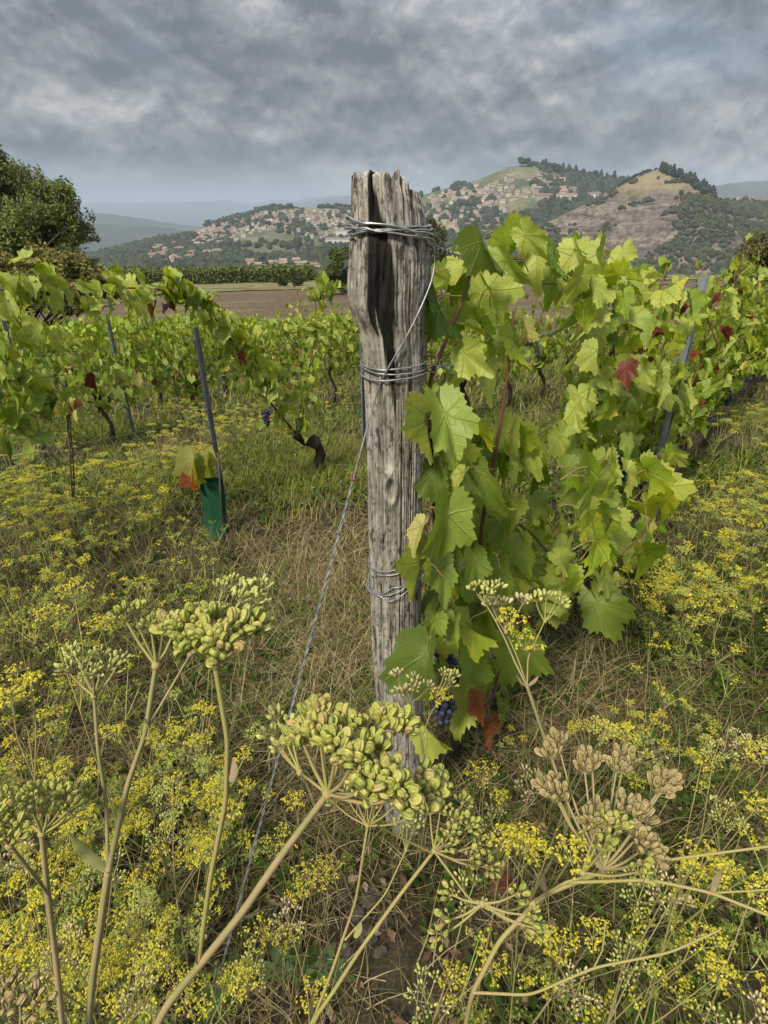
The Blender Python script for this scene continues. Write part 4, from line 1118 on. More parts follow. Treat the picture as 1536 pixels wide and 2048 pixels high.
# ---------------------------------------------------------------- row 1: the vine beside the post
def rp(a, b, off=0.0, row=1): return on_row(a, b, row, off)
bA = row_at(1, .27, -.02)
canesA = [[rp(905, 1400), rp(880, 1200, -.02), rp(872, 1000, -.02), rp(868, 860, -.03), rp(870, 760, -.04), rp(905, 660, -.03), rp(935, 590, -.02), rp(952, 530, 0)],
          [rp(975, 1340), rp(960, 1100), rp(985, 920, -.03), rp(1003, 800, -.03), rp(1017, 700, -.02), rp(1025, 630)],
          [rp(1000, 1330, -.05), rp(985, 1390, -.05), rp(965, 1440, -.05)],
          [rp(1152, 1225, -.06), rp(1145, 1185, -.06), rp(1108, 1120, -.06), rp(1062, 1065, -.05), rp(1020, 1040, -.03)],
          [rp(925, 520), rp(1010, 522), rp(1090, 545), rp(1180, 548), rp(1260, 560)]]
oA, bA, rgA = vine('grapevine growing against the wooden post with its large leaves overlapping it', bA, [], [bA-np.array([0, 0, .05]), bA+np.array([.01, 0, .12]), bA+np.array([-.01, .01, .26]), rp(905, 1420), rp(915, 1340)], 0, 301, trunk_r=.016)
for c_ in canesA:
    P = smooth_path(c_, 30); P = P + np.cumsum(rgA.normal(size=P.shape)*.001, axis=0)
    mb = MB(); mb.add2(*tube(P-bA, np.linspace(.0056, .0030, 30), 7)); link('cane', mb.mesh('vine_cane', m_cane), oA)
HERO = [  # stalk point, tip, material, offset from the row plane, depth change of the tip, roll, shape
    ((966, 482), (974, 576), 'dark', -.09, .01, 20, 5), ((942, 515), (912, 588), 'bright', -.01, .0, 25, 0), ((977, 577), (1010, 652), 'bright', -.07, .01, -25, 3), ((874, 600), (890, 707), 'dark', -.04, .02, 35, 3),
    ((897, 596), (907, 635), 'mid', .02, .0, 30, 1), ((927, 702), (1000, 745), 'bright', -.08, -.01, 10, 0), ((1031, 682), (1053, 745), 'bright', -.03, 0, 55, 5), ((1043, 655), (1056, 698), 'yellow', -.01, 0, -55, 3),
    ((990, 740), (975, 800), 'bright', -.01, 0, 35, 1), ((890, 827), (905, 952), 'mid', -.12, .02, -12, 2), ((858, 838), (850, 926), 'yellow', -.06, 0, 62, 5), ((866, 945), (878, 1018), 'dark', -.05, 0, 15, 3),
    ((896, 1029), (892, 1156), 'mid', -.15, .02, -8, 2), ((843, 1052), (826, 1104), 'yellow', -.08, 0, 30, 1), ((935, 938), (965, 1006), 'bright', -.07, 0, 45, 3), ((962, 945), (990, 1035), 'mid', -.05, 0, 10, 1),
    ((925, 945), (912, 982), 'bright', -.09, 0, 20, 1), ((850, 1122), (856, 1206), 'yellow', -.08, 0, 60, 5), ((885, 1135), (890, 1210), 'mid', -.07, 0, -15, 1), ((880, 1198), (875, 1256), 'dark', -.06, 0, 20, 2),
    ((868, 1238), (852, 1306), 'mid', -.07, 0, -25, 7), ((908, 1246), (912, 1304), 'mid', -.09, 0, 10, 1), ((935, 1248), (966, 1330), 'bright', -.08, 0, 50, 3), ((962, 1238), (985, 1336), 'mid', -.03, 0, 10, 2),
    ((854, 1306), (850, 1432), 'dark', -.10, .01, 18, 3), ((945, 1322), (955, 1412), 'mid', -.05, 0, -20, 2), ((925, 1398), (915, 1478), 'bright', -.07, 0, 15, 0), ((962, 1402), (968, 1452), 'rust', -.12, 0, 35, 5),
    ((985, 1455), (940, 1488), 'rust', -.12, .02, 35, 4), ((1020, 1400), (1030, 1508), 'mid', -.06, 0, 45, 3), ((1048, 1290), (1070, 1420), 'mid', -.09, .02, 12, 2), ((855, 1462), (910, 1506), 'bright', -.08, 0, 50, 3),
    ((1010, 520), (1050, 590), 'mid', -.05, 0, 10, 7), ((1050, 470), (1085, 520), 'bright', -.05, 0, 20, 4), ((1030, 500), (1035, 585), 'bright', -.01, 0, 48, 5), ((1075, 500), (1070, 575), 'bright', -.03, 0, 20, 1),
    ((1110, 505), (1135, 560), 'mid', -.03, 0, 40, 3), ((1150, 498), (1170, 555), 'bright', -.03, 0, 30, 2), ((1205, 500), (1200, 560), 'bright', -.03, 0, 50, 3), ((1245, 505), (1262, 565), 'bright', -.05, 0, 25, 0),
    ((1130, 570), (1105, 595), 'bright', -.02, 0, 10, 1), ((1165, 600), (1180, 645), 'mid', -.02, 0, 30, 1), ((1240, 590), (1275, 625), 'bright', -.04, 0, 10, 0), ((1190, 585), (1175, 650), 'bright', -.04, 0, 35, 3),
    ((1045, 1095), (1050, 1165), 'mid', -.06, 0, 25, 1), ((1040, 1145), (1078, 1195), 'bright', -.07, 0, 30, 3), ((1195, 1205), (1240, 1290), 'mid', -.16, .02, 10, 6), ((1130, 1090), (1120, 1140), 'bright', -.08, 0, 20, 1),
    ((1130, 1130), (1160, 1190), 'bright', -.09, 0, 45, 5), ((1090, 1010), (1085, 1075), 'mid', -.06, 0, 15, 2), ((1150, 965), (1165, 1035), 'mid', -.07, 0, 12, 1), ((1015, 1060), (1020, 1120), 'mid', -.06, 0, 40, 3),
    ((1000, 1010), (1035, 1050), 'bright', -.05, 0, 30, 2), ((1060, 880), (1075, 950), 'bright', -.05, 0, 20, 1), ((1025, 860), (1010, 935), 'bright', -.03, 0, 30, 3), ((1120, 870), (1150, 930), 'bright', -.05, 0, 10, 0),
    ((905, 1105), (915, 1160), 'dark', -.02, 0, 15, 1), ((950, 1120), (965, 1190), 'mid', -.05, 0, -10, 2), ((1000, 1140), (1010, 1215), 'mid', -.05, 0, 20, 1), ((960, 1190), (940, 1260), 'dark', -.02, 0, 10, 2)]
for q, (J, T, mt, of, dt, ro, va) in enumerate(HERO): hero(oA, bA, J, T, mt, of, dt, ro, va)
cluster(oA, bA, rgA, 62, (880, 1075), (850, 1080), (-.05, .10), (.05, .08), bright=.3)
cluster(oA, bA, rgA, 66, (865, 1120), (1050, 1300), (-.04, .12), (.05, .085), bright=.25)
cluster(oA, bA, rgA, 30, (870, 1110), (1280, 1450), (-.03, .10), (.045, .07))
cluster(oA, bA, rgA, 20, (1060, 1280), (490, 575), (-.03, .10), (.045, .07), bright=.2)
cluster(oA, bA, rgA, 10, (870, 1000), (540, 780), (.0, .10), (.06, .09))
grape_bunch(oA, bA, rp(897, 1290, -.03), 30, .0085, .075, .035, seed=1)
grape_bunch(oA, bA, rp(888, 1392, -.08), 34, .0085, .085, .034, seed=2)
grape_bunch(oA, bA, rp(998, 1375, -.03), 24, .0085, .07, .032, True, seed=3)
grape_bunch(oA, bA, rp(862, 1195, .02), 20, .0085, .06, .03, seed=4)

# second vine of the row, in front of the steel stake
LB = 1.42; bB = row_at(1, LB, 0)
cB = [[rp(1205, 1010), rp(1205, 900), rp(1215, 800, -.02), rp(1230, 720, -.02), rp(1222, 640, -.02), rp(1215, 560), rp(1235, 510)], [rp(1212, 1000), rp(1240, 850), rp(1275, 720), rp(1300, 620), rp(1330, 530)],
      [rp(1195, 1010), rp(1165, 900), rp(1150, 840)], [rp(1225, 1000, -.05), rp(1280, 960, -.2), rp(1320, 990, -.3), rp(1290, 1060, -.36), rp(1240, 1110, -.36)]]
oB, bB, rgB = vine('leafy grapevine with one dark red leaf, between the post and the steel stake', bB, cB[:3], [bB-np.array([0, 0, .05]), bB+np.array([.02, .01, .2]), bB+np.array([-.02, 0, .36]), rp(1208, 1015)], 0, 302, per_m=26, size=(.05, .085), p_red=0.0, trunk_r=.024)
P = smooth_path(cB[3], 26); mb = MB(); mb.add2(*tube(P-bB, np.linspace(.005, .0025, 26), 6)); link('cane', mb.mesh('vine_cane', m_cane), oB)
cluster(oB, bB, rgB, 64, (1150, 1330), (520, 800), (-.14, .12), (.05, .08), p_red=0, bright=.3)
cluster(oB, bB, rgB, 110, (1130, 1320), (760, 1000), (-.12, .14), (.05, .08), p_red=0, bright=.1)
cluster(oB, bB, rgB, 44, (1150, 1375), (905, 1110), (-.40, -.22), (.05, .08), p_red=0, bright=.45, keep=lambda a, b: abs(b-(905 + (1375-a)*.62+20)) < 120)
cluster(oB, bB, rgB, 48, (1070, 1280), (1040, 1250), (-.16, .05), (.05, .085), p_red=0, bright=.1, keep=lambda a, b: b < 1275-(a-1070)*.30)
hero(oB, bB, (1252, 735), (1254, 770), 'red', -.16, 0, 10, 0, sc=1.15); hero(oB, bB, (1262, 728), (1240, 716), 'red', -.15, 0, 20, 1, sc=1.1); hero(oB, bB, (1318, 645), (1318, 678), 'red', -.14, 0, 60, 3)
for J, T, mt, ro, va in (((1150, 815), (1165, 862), 'bright', 15, 0), ((1285, 735), (1310, 770), 'bright', 10, 0), ((1195, 700), (1190, 760), 'bright', 40, 3), ((1300, 640), (1295, 690), 'mid', 15, 1), ((1255, 880), (1255, 915), 'mid', 15, 1), ((1340, 905), (1375, 940), 'bright', 10, 0)):
    hero(oB, bB, J, T, mt, -.17, 0, ro, va)
grape_bunch(oB, bB, rp(1255, 903, -.10), 40, .008, .11, .036, seed=5); grape_bunch(oB, bB, rp(1235, 895, .0), 26, .008, .09, .034, seed=15)
grape_bunch(oB, bB, rp(1195, 975, -.02), 30, .008, .07, .038, seed=6); grape_bunch(oB, bB, rp(1222, 978, -.04), 30, .008, .07, .038, seed=7); grape_bunch(oB, bB, rp(1268, 1050, -.14), 20, .008, .05, .03, seed=8)
cluster(oB, bB, rgB, 34, (1310, 1420), (570, 860), (-.22, -.12), (.05, .075), p_red=0, bright=.3)
# further vines of row 1
def std_canes(rg, row, L, n=4, h=1.28, wid=.48, low=.45):
    b = row_at(row, L); out = []
    for q in range(n):
        s = (q-(n-1)/2)/max(n-1, 1)*2; top = row_at(row, L + s*wid + rg.normal()*.06, rg.normal()*.05); top[2] += h*(.84+.28*rg.random())
        mid_ = row_at(row, L + s*wid*.75 + rg.normal()*.05, rg.normal()*.10); mid_[2] += h*.66
        st = b + np.array([0, 0, low]) + RD*s*.12
        out.append([st, mid_, top])
        if rg.random() < .6:
            e = row_at(row, L + s*wid*1.5, rg.normal()*.16); e[2] += h*rg.uniform(.45, .85); out.append([st + np.array([0, 0, .1]), (st+e)/2 + np.array([0, 0, .1]), e])
    return b, out
NAMES1 = ['third', 'fourth', 'fifth', 'sixth', 'seventh', 'eighth', 'ninth', 'tenth', 'eleventh', 'twelfth', 'thirteenth', 'fourteenth']
for q in range(12):
    L = 2.35 + q*.95 + RNG.normal()*.06; rg = np.random.default_rng(320+q); b, cs = std_canes(rg, 1, L, 5, 1.36)
    lod = 1 if q < 6 else 2
    o, b, rg = vine('leafy grapevine, %s in the row counted from the wooden post' % NAMES1[q], b, cs, [b-np.array([0, 0, .05]), b+np.array([.03, 0, .2]), b+np.array([-.02, .02, .36]), b+np.array([0, 0, .5])], lod, 330+q, 'grapevines of the post row', per_m=52 if q < 6 else 34, size=(.045, .075) if q < 6 else (.06, .085), p_red=.02 if q < 2 else .008, spread=.12)
    for e in range(2): grape_bunch(o, b, b + np.array([0, 0, .5]) + RD*rg.normal()*.2 + RVIEW*.1, 22, .009, .09, .036, joined=True, seed=340+q*2+e)

# ---------------------------------------------------------------- row 2: vines left of the post
r2 = lambda a, b, off=0.0: on_row(a, b, 2, off)
b2 = on_ground(640, 985)
tr2 = [b2-np.array([0, 0, .05]), r2(630, 960), r2(637, 930), r2(640, 905, -.03), r2(632, 888, -.03), r2(612, 878, 0), r2(592, 868, 0)]
c2 = [[r2(595, 870), r2(545, 810), r2(510, 750), r2(470, 690), r2(430, 635), r2(390, 600), r2(345, 580), r2(300, 582, .05)], [r2(600, 868), r2(612, 800), r2(620, 740), r2(632, 660), r2(637, 590), r2(650, 575), r2(690, 572)]]
o2, b2, rg2 = vine('old grapevine with a bent bare trunk and one long slanting cane', b2, [], tr2, 1, 401, trunk_r=.042)
for c_, rad in zip(c2, (.008, .005)):
    P = smooth_path(c_, 40); P = P + np.cumsum(rg2.normal(size=P.shape)*.0014, axis=0); mb = MB(); mb.add2(*tube(P-b2, np.linspace(rad, .003, 40), 6)); link('cane', mb.mesh('vine_cane', m_cane), o2)
    for q in range(86 if rad > .006 else 66):
        s = rg2.random()**.9*38.9; i = int(s); A = P[i]
        side = 1 if q % 2 else -1; out = unit(RVIEW*(.5+.6*rg2.random()) + RD*side*.9 + rg2.normal(size=3)*.3); t, nn = rand_orient(rg2, out, .35, .5); sz = rg2.uniform(.055, .09) if rad > .006 else rg2.uniform(.04, .07)
        x = np.cross(t, nn); E = x*PET_END[0]+t*PET_END[1]+nn*PET_END[2]
        put_leaf(o2, b2, A-E*sz + rg2.normal(size=3)*.02, t, nn, sz, pick_mat(rg2, 1.2, .012), int(rg2.integers(14)), 1)
for a, b, n_ in ((560, 830, 16), (530, 740, 10), (600, 780, 14), (500, 700, 8)): cluster(o2, b2, rg2, n_, (a-45, a+45), (b-45, b+45), (-.1, .08), (.045, .075), 1, 2)
grape_bunch(o2, b2, r2(531, 818, -.08), 36, .0085, .10, .038, seed=9)
# the vine that comes in from the left edge, its canes along the top wire
rg = np.random.default_rng(410); Lr2 = -.55; b, cs = std_canes(rg, 2, Lr2, 4, 1.10, .45)
cs += [[r2(-60, 600), r2(60, 560), r2(150, 555), r2(230, 570), r2(320, 578)], [r2(-50, 760), r2(60, 760), r2(120, 790, -.05)]]
o, b, rg = vine('dark leafed grapevine reaching along the top wire by the edge of the picture row', b, cs, [b-np.array([0, 0, .05]), b+np.array([.03, 0, .2]), b+np.array([-.02, .02, .4]), b+np.array([0, 0, .5])], 1, 411, per_m=28, size=(.05, .085), p_red=0, spread=.14)
o['label'] = 'dense grapevine with canes tied along the top wire, beside the young staked vine'
cluster(o, b, rg, 46, (-30, 110), (610, 900), (-.14, .10), (.055, .09), 1, 2, bright=-.45); cluster(o, b, rg, 34, (0, 330), (558, 612), (-.06, .06), (.05, .08), 1, 2, bright=.4)
cluster(o, b, rg, 14, (40, 300), (740, 800), (-.06, .06), (.05, .075), 1, 2, bright=-.2, keep=lambda a, b_: abs(b_-770) < 22)
# further vines of row 2, behind the post and between the leaves of row 1
ORD = ['first', 'second', 'third', 'fourth', 'fifth', 'sixth', 'seventh', 'eighth', 'ninth', 'tenth', 'eleventh', 'twelfth', 'thirteenth', 'fourteenth', 'fifteenth', 'sixteenth', 'seventeenth', 'eighteenth', 'nineteenth', 'twentieth']
for q in range(9):
    L = 3.2 + q*1.0; rg = np.random.default_rng(420+q); b, cs = std_canes(rg, 2, L, 3 if q < 3 else 4, 1.15 if q < 3 else 1.25)
    vine('grapevine behind the post row, %s beyond the bent trunk' % ORD[q], b, cs, [b-np.array([0, 0, .05]), b+np.array([.04, 0, .2]), b+np.array([-.03, .02, .36]), b+np.array([0, 0, .48])], 1 if q < 3 else 2, 430+q, 'grapevines of the second row', per_m=34 if q < 3 else 36, size=(.05, .085), spread=.2)
# rows 3 and 4: leaves still one by one
def visible(p, m=160):
    a, b = project(np.array([p + np.array([0, 0, .7])])); return (-m < a[0] < W_PX+m) and p[1] > .5
cnt = {}
for row, per, lod in ((3, 40, 2), (4, 30, 2)):
    q = 0
    for L in np.arange(-3.5, 9.5 if row == 3 else 8.0, 1.0):
        b = row_at(row, L)
        if not visible(b): continue
        rg = np.random.default_rng(int(1000+row*100+q)); b, cs = std_canes(rg, row, L+rg.normal()*.08, 4, (1.20 if row == 3 else 1.14) + rg.normal()*.06, low=.36)
        vine('leafy green grapevine in the %s row, %s from its near end' % (['third', 'fourth'][row-3], ORD[q]), b, cs, [b-np.array([0, 0, .05]), b+np.array([.04, 0, .2]), b+np.array([-.03, .02, .36]), b+np.array([0, 0, .5])], lod, 2000+row*100+q, 'grapevines of the %s row' % ['third', 'fourth'][row-3], trunk_r=.02, per_m=per, size=(.05, .085) if row == 3 else (.06, .09), p_red=.012, spread=.22)
        q += 1
# further rows: foliage joined per vine, few shared shapes
m_vfol = attr_mat('far_vine_foliage', .6, .3, .25, 20)
def foliage_mesh(seed):
    rg = np.random.default_rng(seed); mb = MB(); V0, T0, _, _, _ = leaf_arrays(9, (1.0,), seed, .3, .2, .06, False, False)
    for q in range(260):
        P = RD*rg.uniform(-.55, .55) + RN*rg.normal()*.14 + np.array([0, 0, rg.uniform(.30, 1.14) + .12*rg.random()])
        t, n = rand_orient(rg, unit(RVIEW*rg.choice([1, 1, -1]) + RD*rg.normal()*.6)); x = np.cross(t, n); s = rg.uniform(.06, .095)
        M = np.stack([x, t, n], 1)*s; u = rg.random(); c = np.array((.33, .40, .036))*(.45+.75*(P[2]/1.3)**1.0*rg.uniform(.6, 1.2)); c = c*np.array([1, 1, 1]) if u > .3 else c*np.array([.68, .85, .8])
        mb.add(V0 @ M.T + P, T0, c)
    return mb.mesh('vine_foliage', m_vfol)
FOL = [foliage_mesh(600+s) for s in range(7)]
tb = MB(); gnarled(tb, np.array([(0, 0, -.1), (.03, 0, .2), (-.02, .02, .36), (0, 0, .55)]), [.034, .028, .024, .03, .02], 5); VT = tb.mesh('vine_trunk_far', m_vtrunk)
for row in range(5, 13):
    for L in np.arange(-9, 22, 1.02):
        b = row_at(row, L + RNG.normal()*.1)
        if not visible(b, 60) or b[1] > 21.0 or b[1] < 3: continue
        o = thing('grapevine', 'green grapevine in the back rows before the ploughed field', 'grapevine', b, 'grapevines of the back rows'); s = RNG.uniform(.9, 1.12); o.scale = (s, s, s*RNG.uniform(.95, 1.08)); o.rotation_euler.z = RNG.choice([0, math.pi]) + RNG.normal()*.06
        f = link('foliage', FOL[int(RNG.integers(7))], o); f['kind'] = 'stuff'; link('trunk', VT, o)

# ================================================================== STAKES AND ROW WIRES
def stake(label, base, top, w_=.032, lean=None, group=None, name='steel_stake'):
    """galvanised profile with a folded edge and hook notches"""
    base = np.asarray(base, float); top = np.asarray(top, float); ax = unit(top-base); L = np.linalg.norm(top-base)
    sx = unit(RN - ax*np.dot(RN, ax)); sy = np.cross(ax, sx); mb = MB(); th_ = .0022
    prof = [(-w_/2, 0), (-w_/2, -w_*.38), (-w_/2+th_, -w_*.38), (-w_/2+th_, -th_), (w_/2-th_, -th_), (w_/2-th_, -w_*.38), (w_/2, -w_*.38), (w_/2, 0)]
    prof = [(a, b) for a, b in prof]; n = 14; V = []
    for q in range(n):
        c_ = ax*(-.12 + (L+.12)*q/(n-1)); V += [c_ + sy*a + (-sx)*(-b) for a, b in prof]
    kk = len(prof); i = np.arange(n-1)[:, None]*kk; j = np.arange(kk)[None, :]; j2 = (j+1) % kk
    mb.add(V, np.stack([i+j, i+j2, i+kk+j2, i+kk+j], -1).reshape(-1, 4)); e = (n-1)*kk
    mb.add(np.array(V[-kk:]), np.array([(0, 1, 2, 3), (0, 3, 4, 7), (4, 5, 6, 7)]))
    o = thing(name, label, 'stake', base, group); link('profile', mb.mesh('stake_profile', m_steel, False), o)
    hb = []
    for z in np.arange(.25, L-.02, .10):
        V, F = box(-.004, .004, -.006, .006, -.008, .008); M = np.stack([sy, sx, ax], 1)
        for s in (-1, 1):
            q = MB(); q.add(V @ M.T + ax*z + sy*s*(w_/2+.003) + sx*(w_*.2), F); hb.append(q)
    nb = MB()
    for q in hb: nb.add(q.V[0], q.Q[0])
    link('hooks', nb.mesh('stake_hooks', m_steel, False), o)
    return o
p0 = row_at(1, 2.45, -.03); pt = on_row(1404, 551, 1, -.10); p0 = np.array([pt[0], pt[1], g(pt[0], pt[1])]); stake('galvanised steel stake standing inside the leafy row beyond the wooden post', p0, pt, .062)
pt = on_row(390, 655, 2); stake('galvanised steel stake beside the green mesh tree guard', np.array([pt[0]+.01, pt[1], g(pt[0], pt[1])]), pt, .030)
pt = on_row(213, 630, 3); stake('thin steel stake in the third vine row behind the young staked vine', np.array([pt[0], pt[1], g(pt[0], pt[1])]), pt, .032)
pt = on_row(722, 640, 2, .1); stake('steel stake standing just behind the wooden post', np.array([pt[0], pt[1], g(pt[0], pt[1])]), pt, .034)
pt = on_row(2, 628, 3); stake('thin steel stake in the third vine row half hidden by the dense vine', np.array([pt[0], pt[1], g(pt[0], pt[1])]), pt, .032)
for row, L in ((4, 4.4), (5, 5.5), (6, 3), (3, 5.9), (5, 9), (6, 8)):
    b = row_at(row, L, -.12); stake('grey steel stake among the back vine rows', b, b + np.array([0, 0, 1.08]), .034, group='stakes of the back rows')
# dark rods that hold young vines
for (lab, a, b_, c_, d_) in (('thin dark rod holding the lone young vine in the weeds', 150, 1092, 135, 830), ('thin dark rod standing beside the green mesh tree guard', 447, 1085, 436, 905)):
    p = on_ground(a, b_); q = atY(c_, d_, p[1]); mb = MB(); mb.add2(*tube(np.array([p-np.array([0, 0, .1]), (p+q)/2, q])-p, .005, 6)); tag(link('support_rod', mb.mesh('support_rod', m_rust), None, tuple(p)), lab, 'rod')
def row_wire(label, row, L0, L1, h, rad=.0013, sag=.02, mat=None, barbs=False, off=0):
    n = 40; Ls = np.linspace(L0, L1, n); P = np.array([row_at(row, l, off) for l in Ls])
    zl = np.interp(Ls, np.linspace(L0, L1, 6), [row_at(row, l)[2] for l in np.linspace(L0, L1, 6)]); P[:, 2] = zl + h - sag*np.abs(np.sin(Ls*math.pi/4))
    mb = MB(); mb.add2(*tube(P-P[0], rad, 5)); o = link('trellis_wire', mb.mesh('trellis_wire', mat or m_wire), None, tuple(P[0])); tag(o, label, 'wire', 'trellis wires'); return o
row_wire('top trellis wire of the second vine row left of the post', 2, -3.2, 12, 1.36, .0014, mat=m_wire)
row_wire('middle trellis wire of the second vine row left of the post', 2, -3.2, 12, .98, .0012, mat=m_dark)
row_wire('pair of low trellis wires of the second row, upper one', 2, -3.2, 12, .64, .0012)
row_wire('pair of low trellis wires of the second row, lower one', 2, -3.2, 12, .60, .0012)
row_wire('lowest wire of the second row just above the yellow weeds', 2, -3.2, 12, .27, .0011)
row_wire('top trellis wire of the third vine row', 3, -4, 12, 1.28); row_wire('middle trellis wire of the third vine row', 3, -4, 12, .9); row_wire('low trellis wire of the third vine row', 3, -4, 12, .55)
row_wire('middle wire running through the leaves of the post row', 1, .35, 12, 1.0, .0013, .01, m_dark, off=-.02)
row_wire('top wire running through the leaves of the post row', 1, .25, 12, 1.40, .0014, .05, m_dark, off=-.01)
# wire tightener on the middle wire
p = on_row(1066, 688, 1, -.02); mb = MB(); mb.add2(*tube(smooth_path([(-.03, 0, .008), (0, 0, .012), (.012, -.004, -.004), (.018, -.006, -.03)], 12), .004, 6)); V, F = box(-.022, -.002, -.006, .006, -.004, .014); mb.add(V, F)
tag(link('wire_tensioner', mb.mesh('wire_tensioner', m_steel), None, tuple(p)), 'small metal wire tensioner on the wire between post and second vine', 'tensioner')
# ---- green mesh tree guard with its young vine
m_guard, k = new_mat('green_mesh_plastic'); tcn = k.new('ShaderNodeTexCoord'); n = k.noise(tcn.outputs['Object'], 12, 3)
finish(k, k.mix(n, (.014, .085, .040), (.022, .12, .055)), .5, spec=.4)
pg = on_ground(434, 1072); topg = atY(420, 962, pg[1]); hG = topg[2]-pg[2]; axg = unit(np.array([topg[0]-pg[0], .02, hG]))
guard = thing('tree_guard', 'dark green plastic mesh tree guard round a young vine in the grass', 'tree guard', pg)
wG = .055; ring = [(-1, -.5), (-.15, -.75), (1, -.45), (1.05, .5), (-.9, .6)]
mb = MB(); nz = 34
def gpt(s, z):  # along the folded outline
    s = s % 5; i = int(s); f = s-i; a = ring[i]; b = ring[(i+1) % 5]; return np.array([(a[0]+(b[0]-a[0])*f)*wG, (a[1]+(b[1]-a[1])*f)*wG, 0]) + axg*z
for q in range(nz+1): mb.add2(*tube([gpt(s, hG*q/nz) for s in np.linspace(0, 5, 31)], .0011, 3, False))
for s in np.linspace(0, 5, 45, endpoint=False): mb.add2(*tube([gpt(s, z) for z in (0, hG*.5, hG)], .0015, 3, False))
for s in range(5): pass
link('net', mb.mesh('guard_net', m_guard), guard)
mb = MB(); S = np.linspace(0, 5, 31); V = [gpt(s, z)*np.array([.97, .97, 1]) for z in (0, hG) for s in S]; mb.add(V, np.array([(i, i+1, 31+i+1, 31+i) for i in range(30)])); link('sheet', mb.mesh('guard_sheet', m_guard), guard)
bY = pg + np.array([0, .01, 0]); oy = thing('young_vine', 'young vine with a few pale leaves rising out of the green guard', 'grapevine', bY)
mb = MB(); P = smooth_path([bY-bY, np.array([.005, 0, hG*.6]), np.array([-.02, 0, hG*1.1]), np.array([-.035, 0, hG*1.45])], 12); mb.add2(*tube(P, np.linspace(.005, .002, 12), 6)); mb.add2(*tube(smooth_path([P[7], P[7]+np.array([.03, 0, .08]), P[7]+np.array([.03, 0, .16])], 8), .002, 5)); link('cane', mb.mesh('young_cane', m_cane), oy)
for a, b_, c_, d_, mt, ro in ((388, 915, 392, 968, 'yellow', 45), (395, 935, 402, 975, 'yellow', 60), (420, 920, 422, 962, 'yellow', 55), (415, 925, 408, 958, 'bright', 40), (385, 950, 388, 985, 'rust', 45), (425, 905, 436, 935, 'yellow', 30)):
    J = atY(a, b_, pg[1]-.02); T = atY(c_, d_, pg[1]-.03); t = T-J; L = np.linalg.norm(t); v = unit(np.array([0, 0, CAM_Z])-J); n = np.array(Matrix.Rotation(R(ro), 3, Vector(unit(t))) @ Vector(v)); put_leaf(oy, bY, J, t, n, L, mt, 3, 1)
pY = on_ground(150, 1090); oy = thing('young_vine', 'lone young vine with a few yellow and red leaves on a dark rod', 'grapevine', pY)
q = atY(137, 800, pY[1]); mb = MB(); mb.add2(*tube(smooth_path([pY-pY, (q-pY)*.5+np.array([.01, 0, 0]), (q-pY)], 10), np.linspace(.005, .0025, 10), 5)); link('cane', mb.mesh('young_cane', m_cane), oy); rg = np.random.default_rng(77)
for q_ in range(12):
    J = atY(rg.uniform(115, 165), rg.uniform(795, 850), pY[1]+rg.normal()*.04); t, nn = rand_orient(rg, RVIEW); put_leaf(oy, pY, J, t, nn, rg.uniform(.03, .055), ['yellow', 'bright', 'yellow', 'rust', 'bright'][q_ % 5], int(rg.integers(14)), 1)

# ================================================================== WILD PARSNIPS
m_pstem = simple('parsnip_stem', (.30, .30, .085), (.34, .25, .12), 38, .85, .12, (1, 1, .3), .002)
m_pstem2 = simple('parsnip_stem_dry', (.36, .27, .145), (.26, .25, .10), 38, .9, .1, (1, 1, .3), .002)
def seed_mat(name, stops):
    m, k = new_mat(name); oi = k.new('ShaderNodeObjectInfo'); tcn = k.new('ShaderNodeTexCoord'); x, y, z = k.sep(tcn.outputs['Object'])
    c = k.ramp(oi.outputs['Random'], stops)
    rib = k.m('ABSOLUTE', k.m('SINE', k.m('MULTIPLY', y, 7.5)))
    c = k.mix(k.m('MULTIPLY', k.sstep(rib, .75, 1.0), .35), c, (.42, .38, .16))
    n = k.noise(tcn.outputs['Object'], 3.0, 4, .6)
    c = k.mix(k.m('MULTIPLY', k.sstep(n, .5, .72), .55), c, (.36, .24, .11))
    finish(k, c, .55, k.m('ADD', rib, n), .05, .5, .3, .15); return m
SEEDM = {'green': seed_mat('seed_green', [(0, (.37, .41, .07)), (.5, (.50, .51, .105)), (.85, (.57, .53, .145)), (1, (.54, .39, .15))]),
         'tan': seed_mat('seed_tan', [(0, (.34, .29, .105)), (.5, (.43, .34, .145)), (1, (.48, .36, .175))])}
_v, _f = sphere_arrays(9, 7)
_w = _v.copy(); _w[:, 2] = _v[:, 2]*1.0; tp = (1 + .28*_v[:, 2]); _w[:, 0] = _v[:, 0]*.60*tp; _w[:, 1] = _v[:, 1]*.50*tp; _w[:, 2] = np.where(_v[:, 2] > .85, _v[:, 2]*1.06, _v[:, 2]); _w[:, 2] += 1.0
SEED = {q: mesh('parsnip_seed', _w, _f, SEEDM[q]) for q in SEEDM}
SEEDLO = (lambda v, f: (v*np.array([.66, .42, 1]) + np.array([0, 0, 1]), f))(*sphere_arrays(6, 4))
m_seedjoin = attr_mat('parsnip_seed_heads', .6, .15, .25, 90)
m_flower = attr_mat('parsnip_flowers', .6, .25, .2, 200)
def basis(d):
    d = unit(d); a = np.array([0, 0, 1.0]) if abs(d[2]) < .9 else np.array([1.0, 0, 0]); x = unit(np.cross(a, d)); return x, np.cross(d, x), d
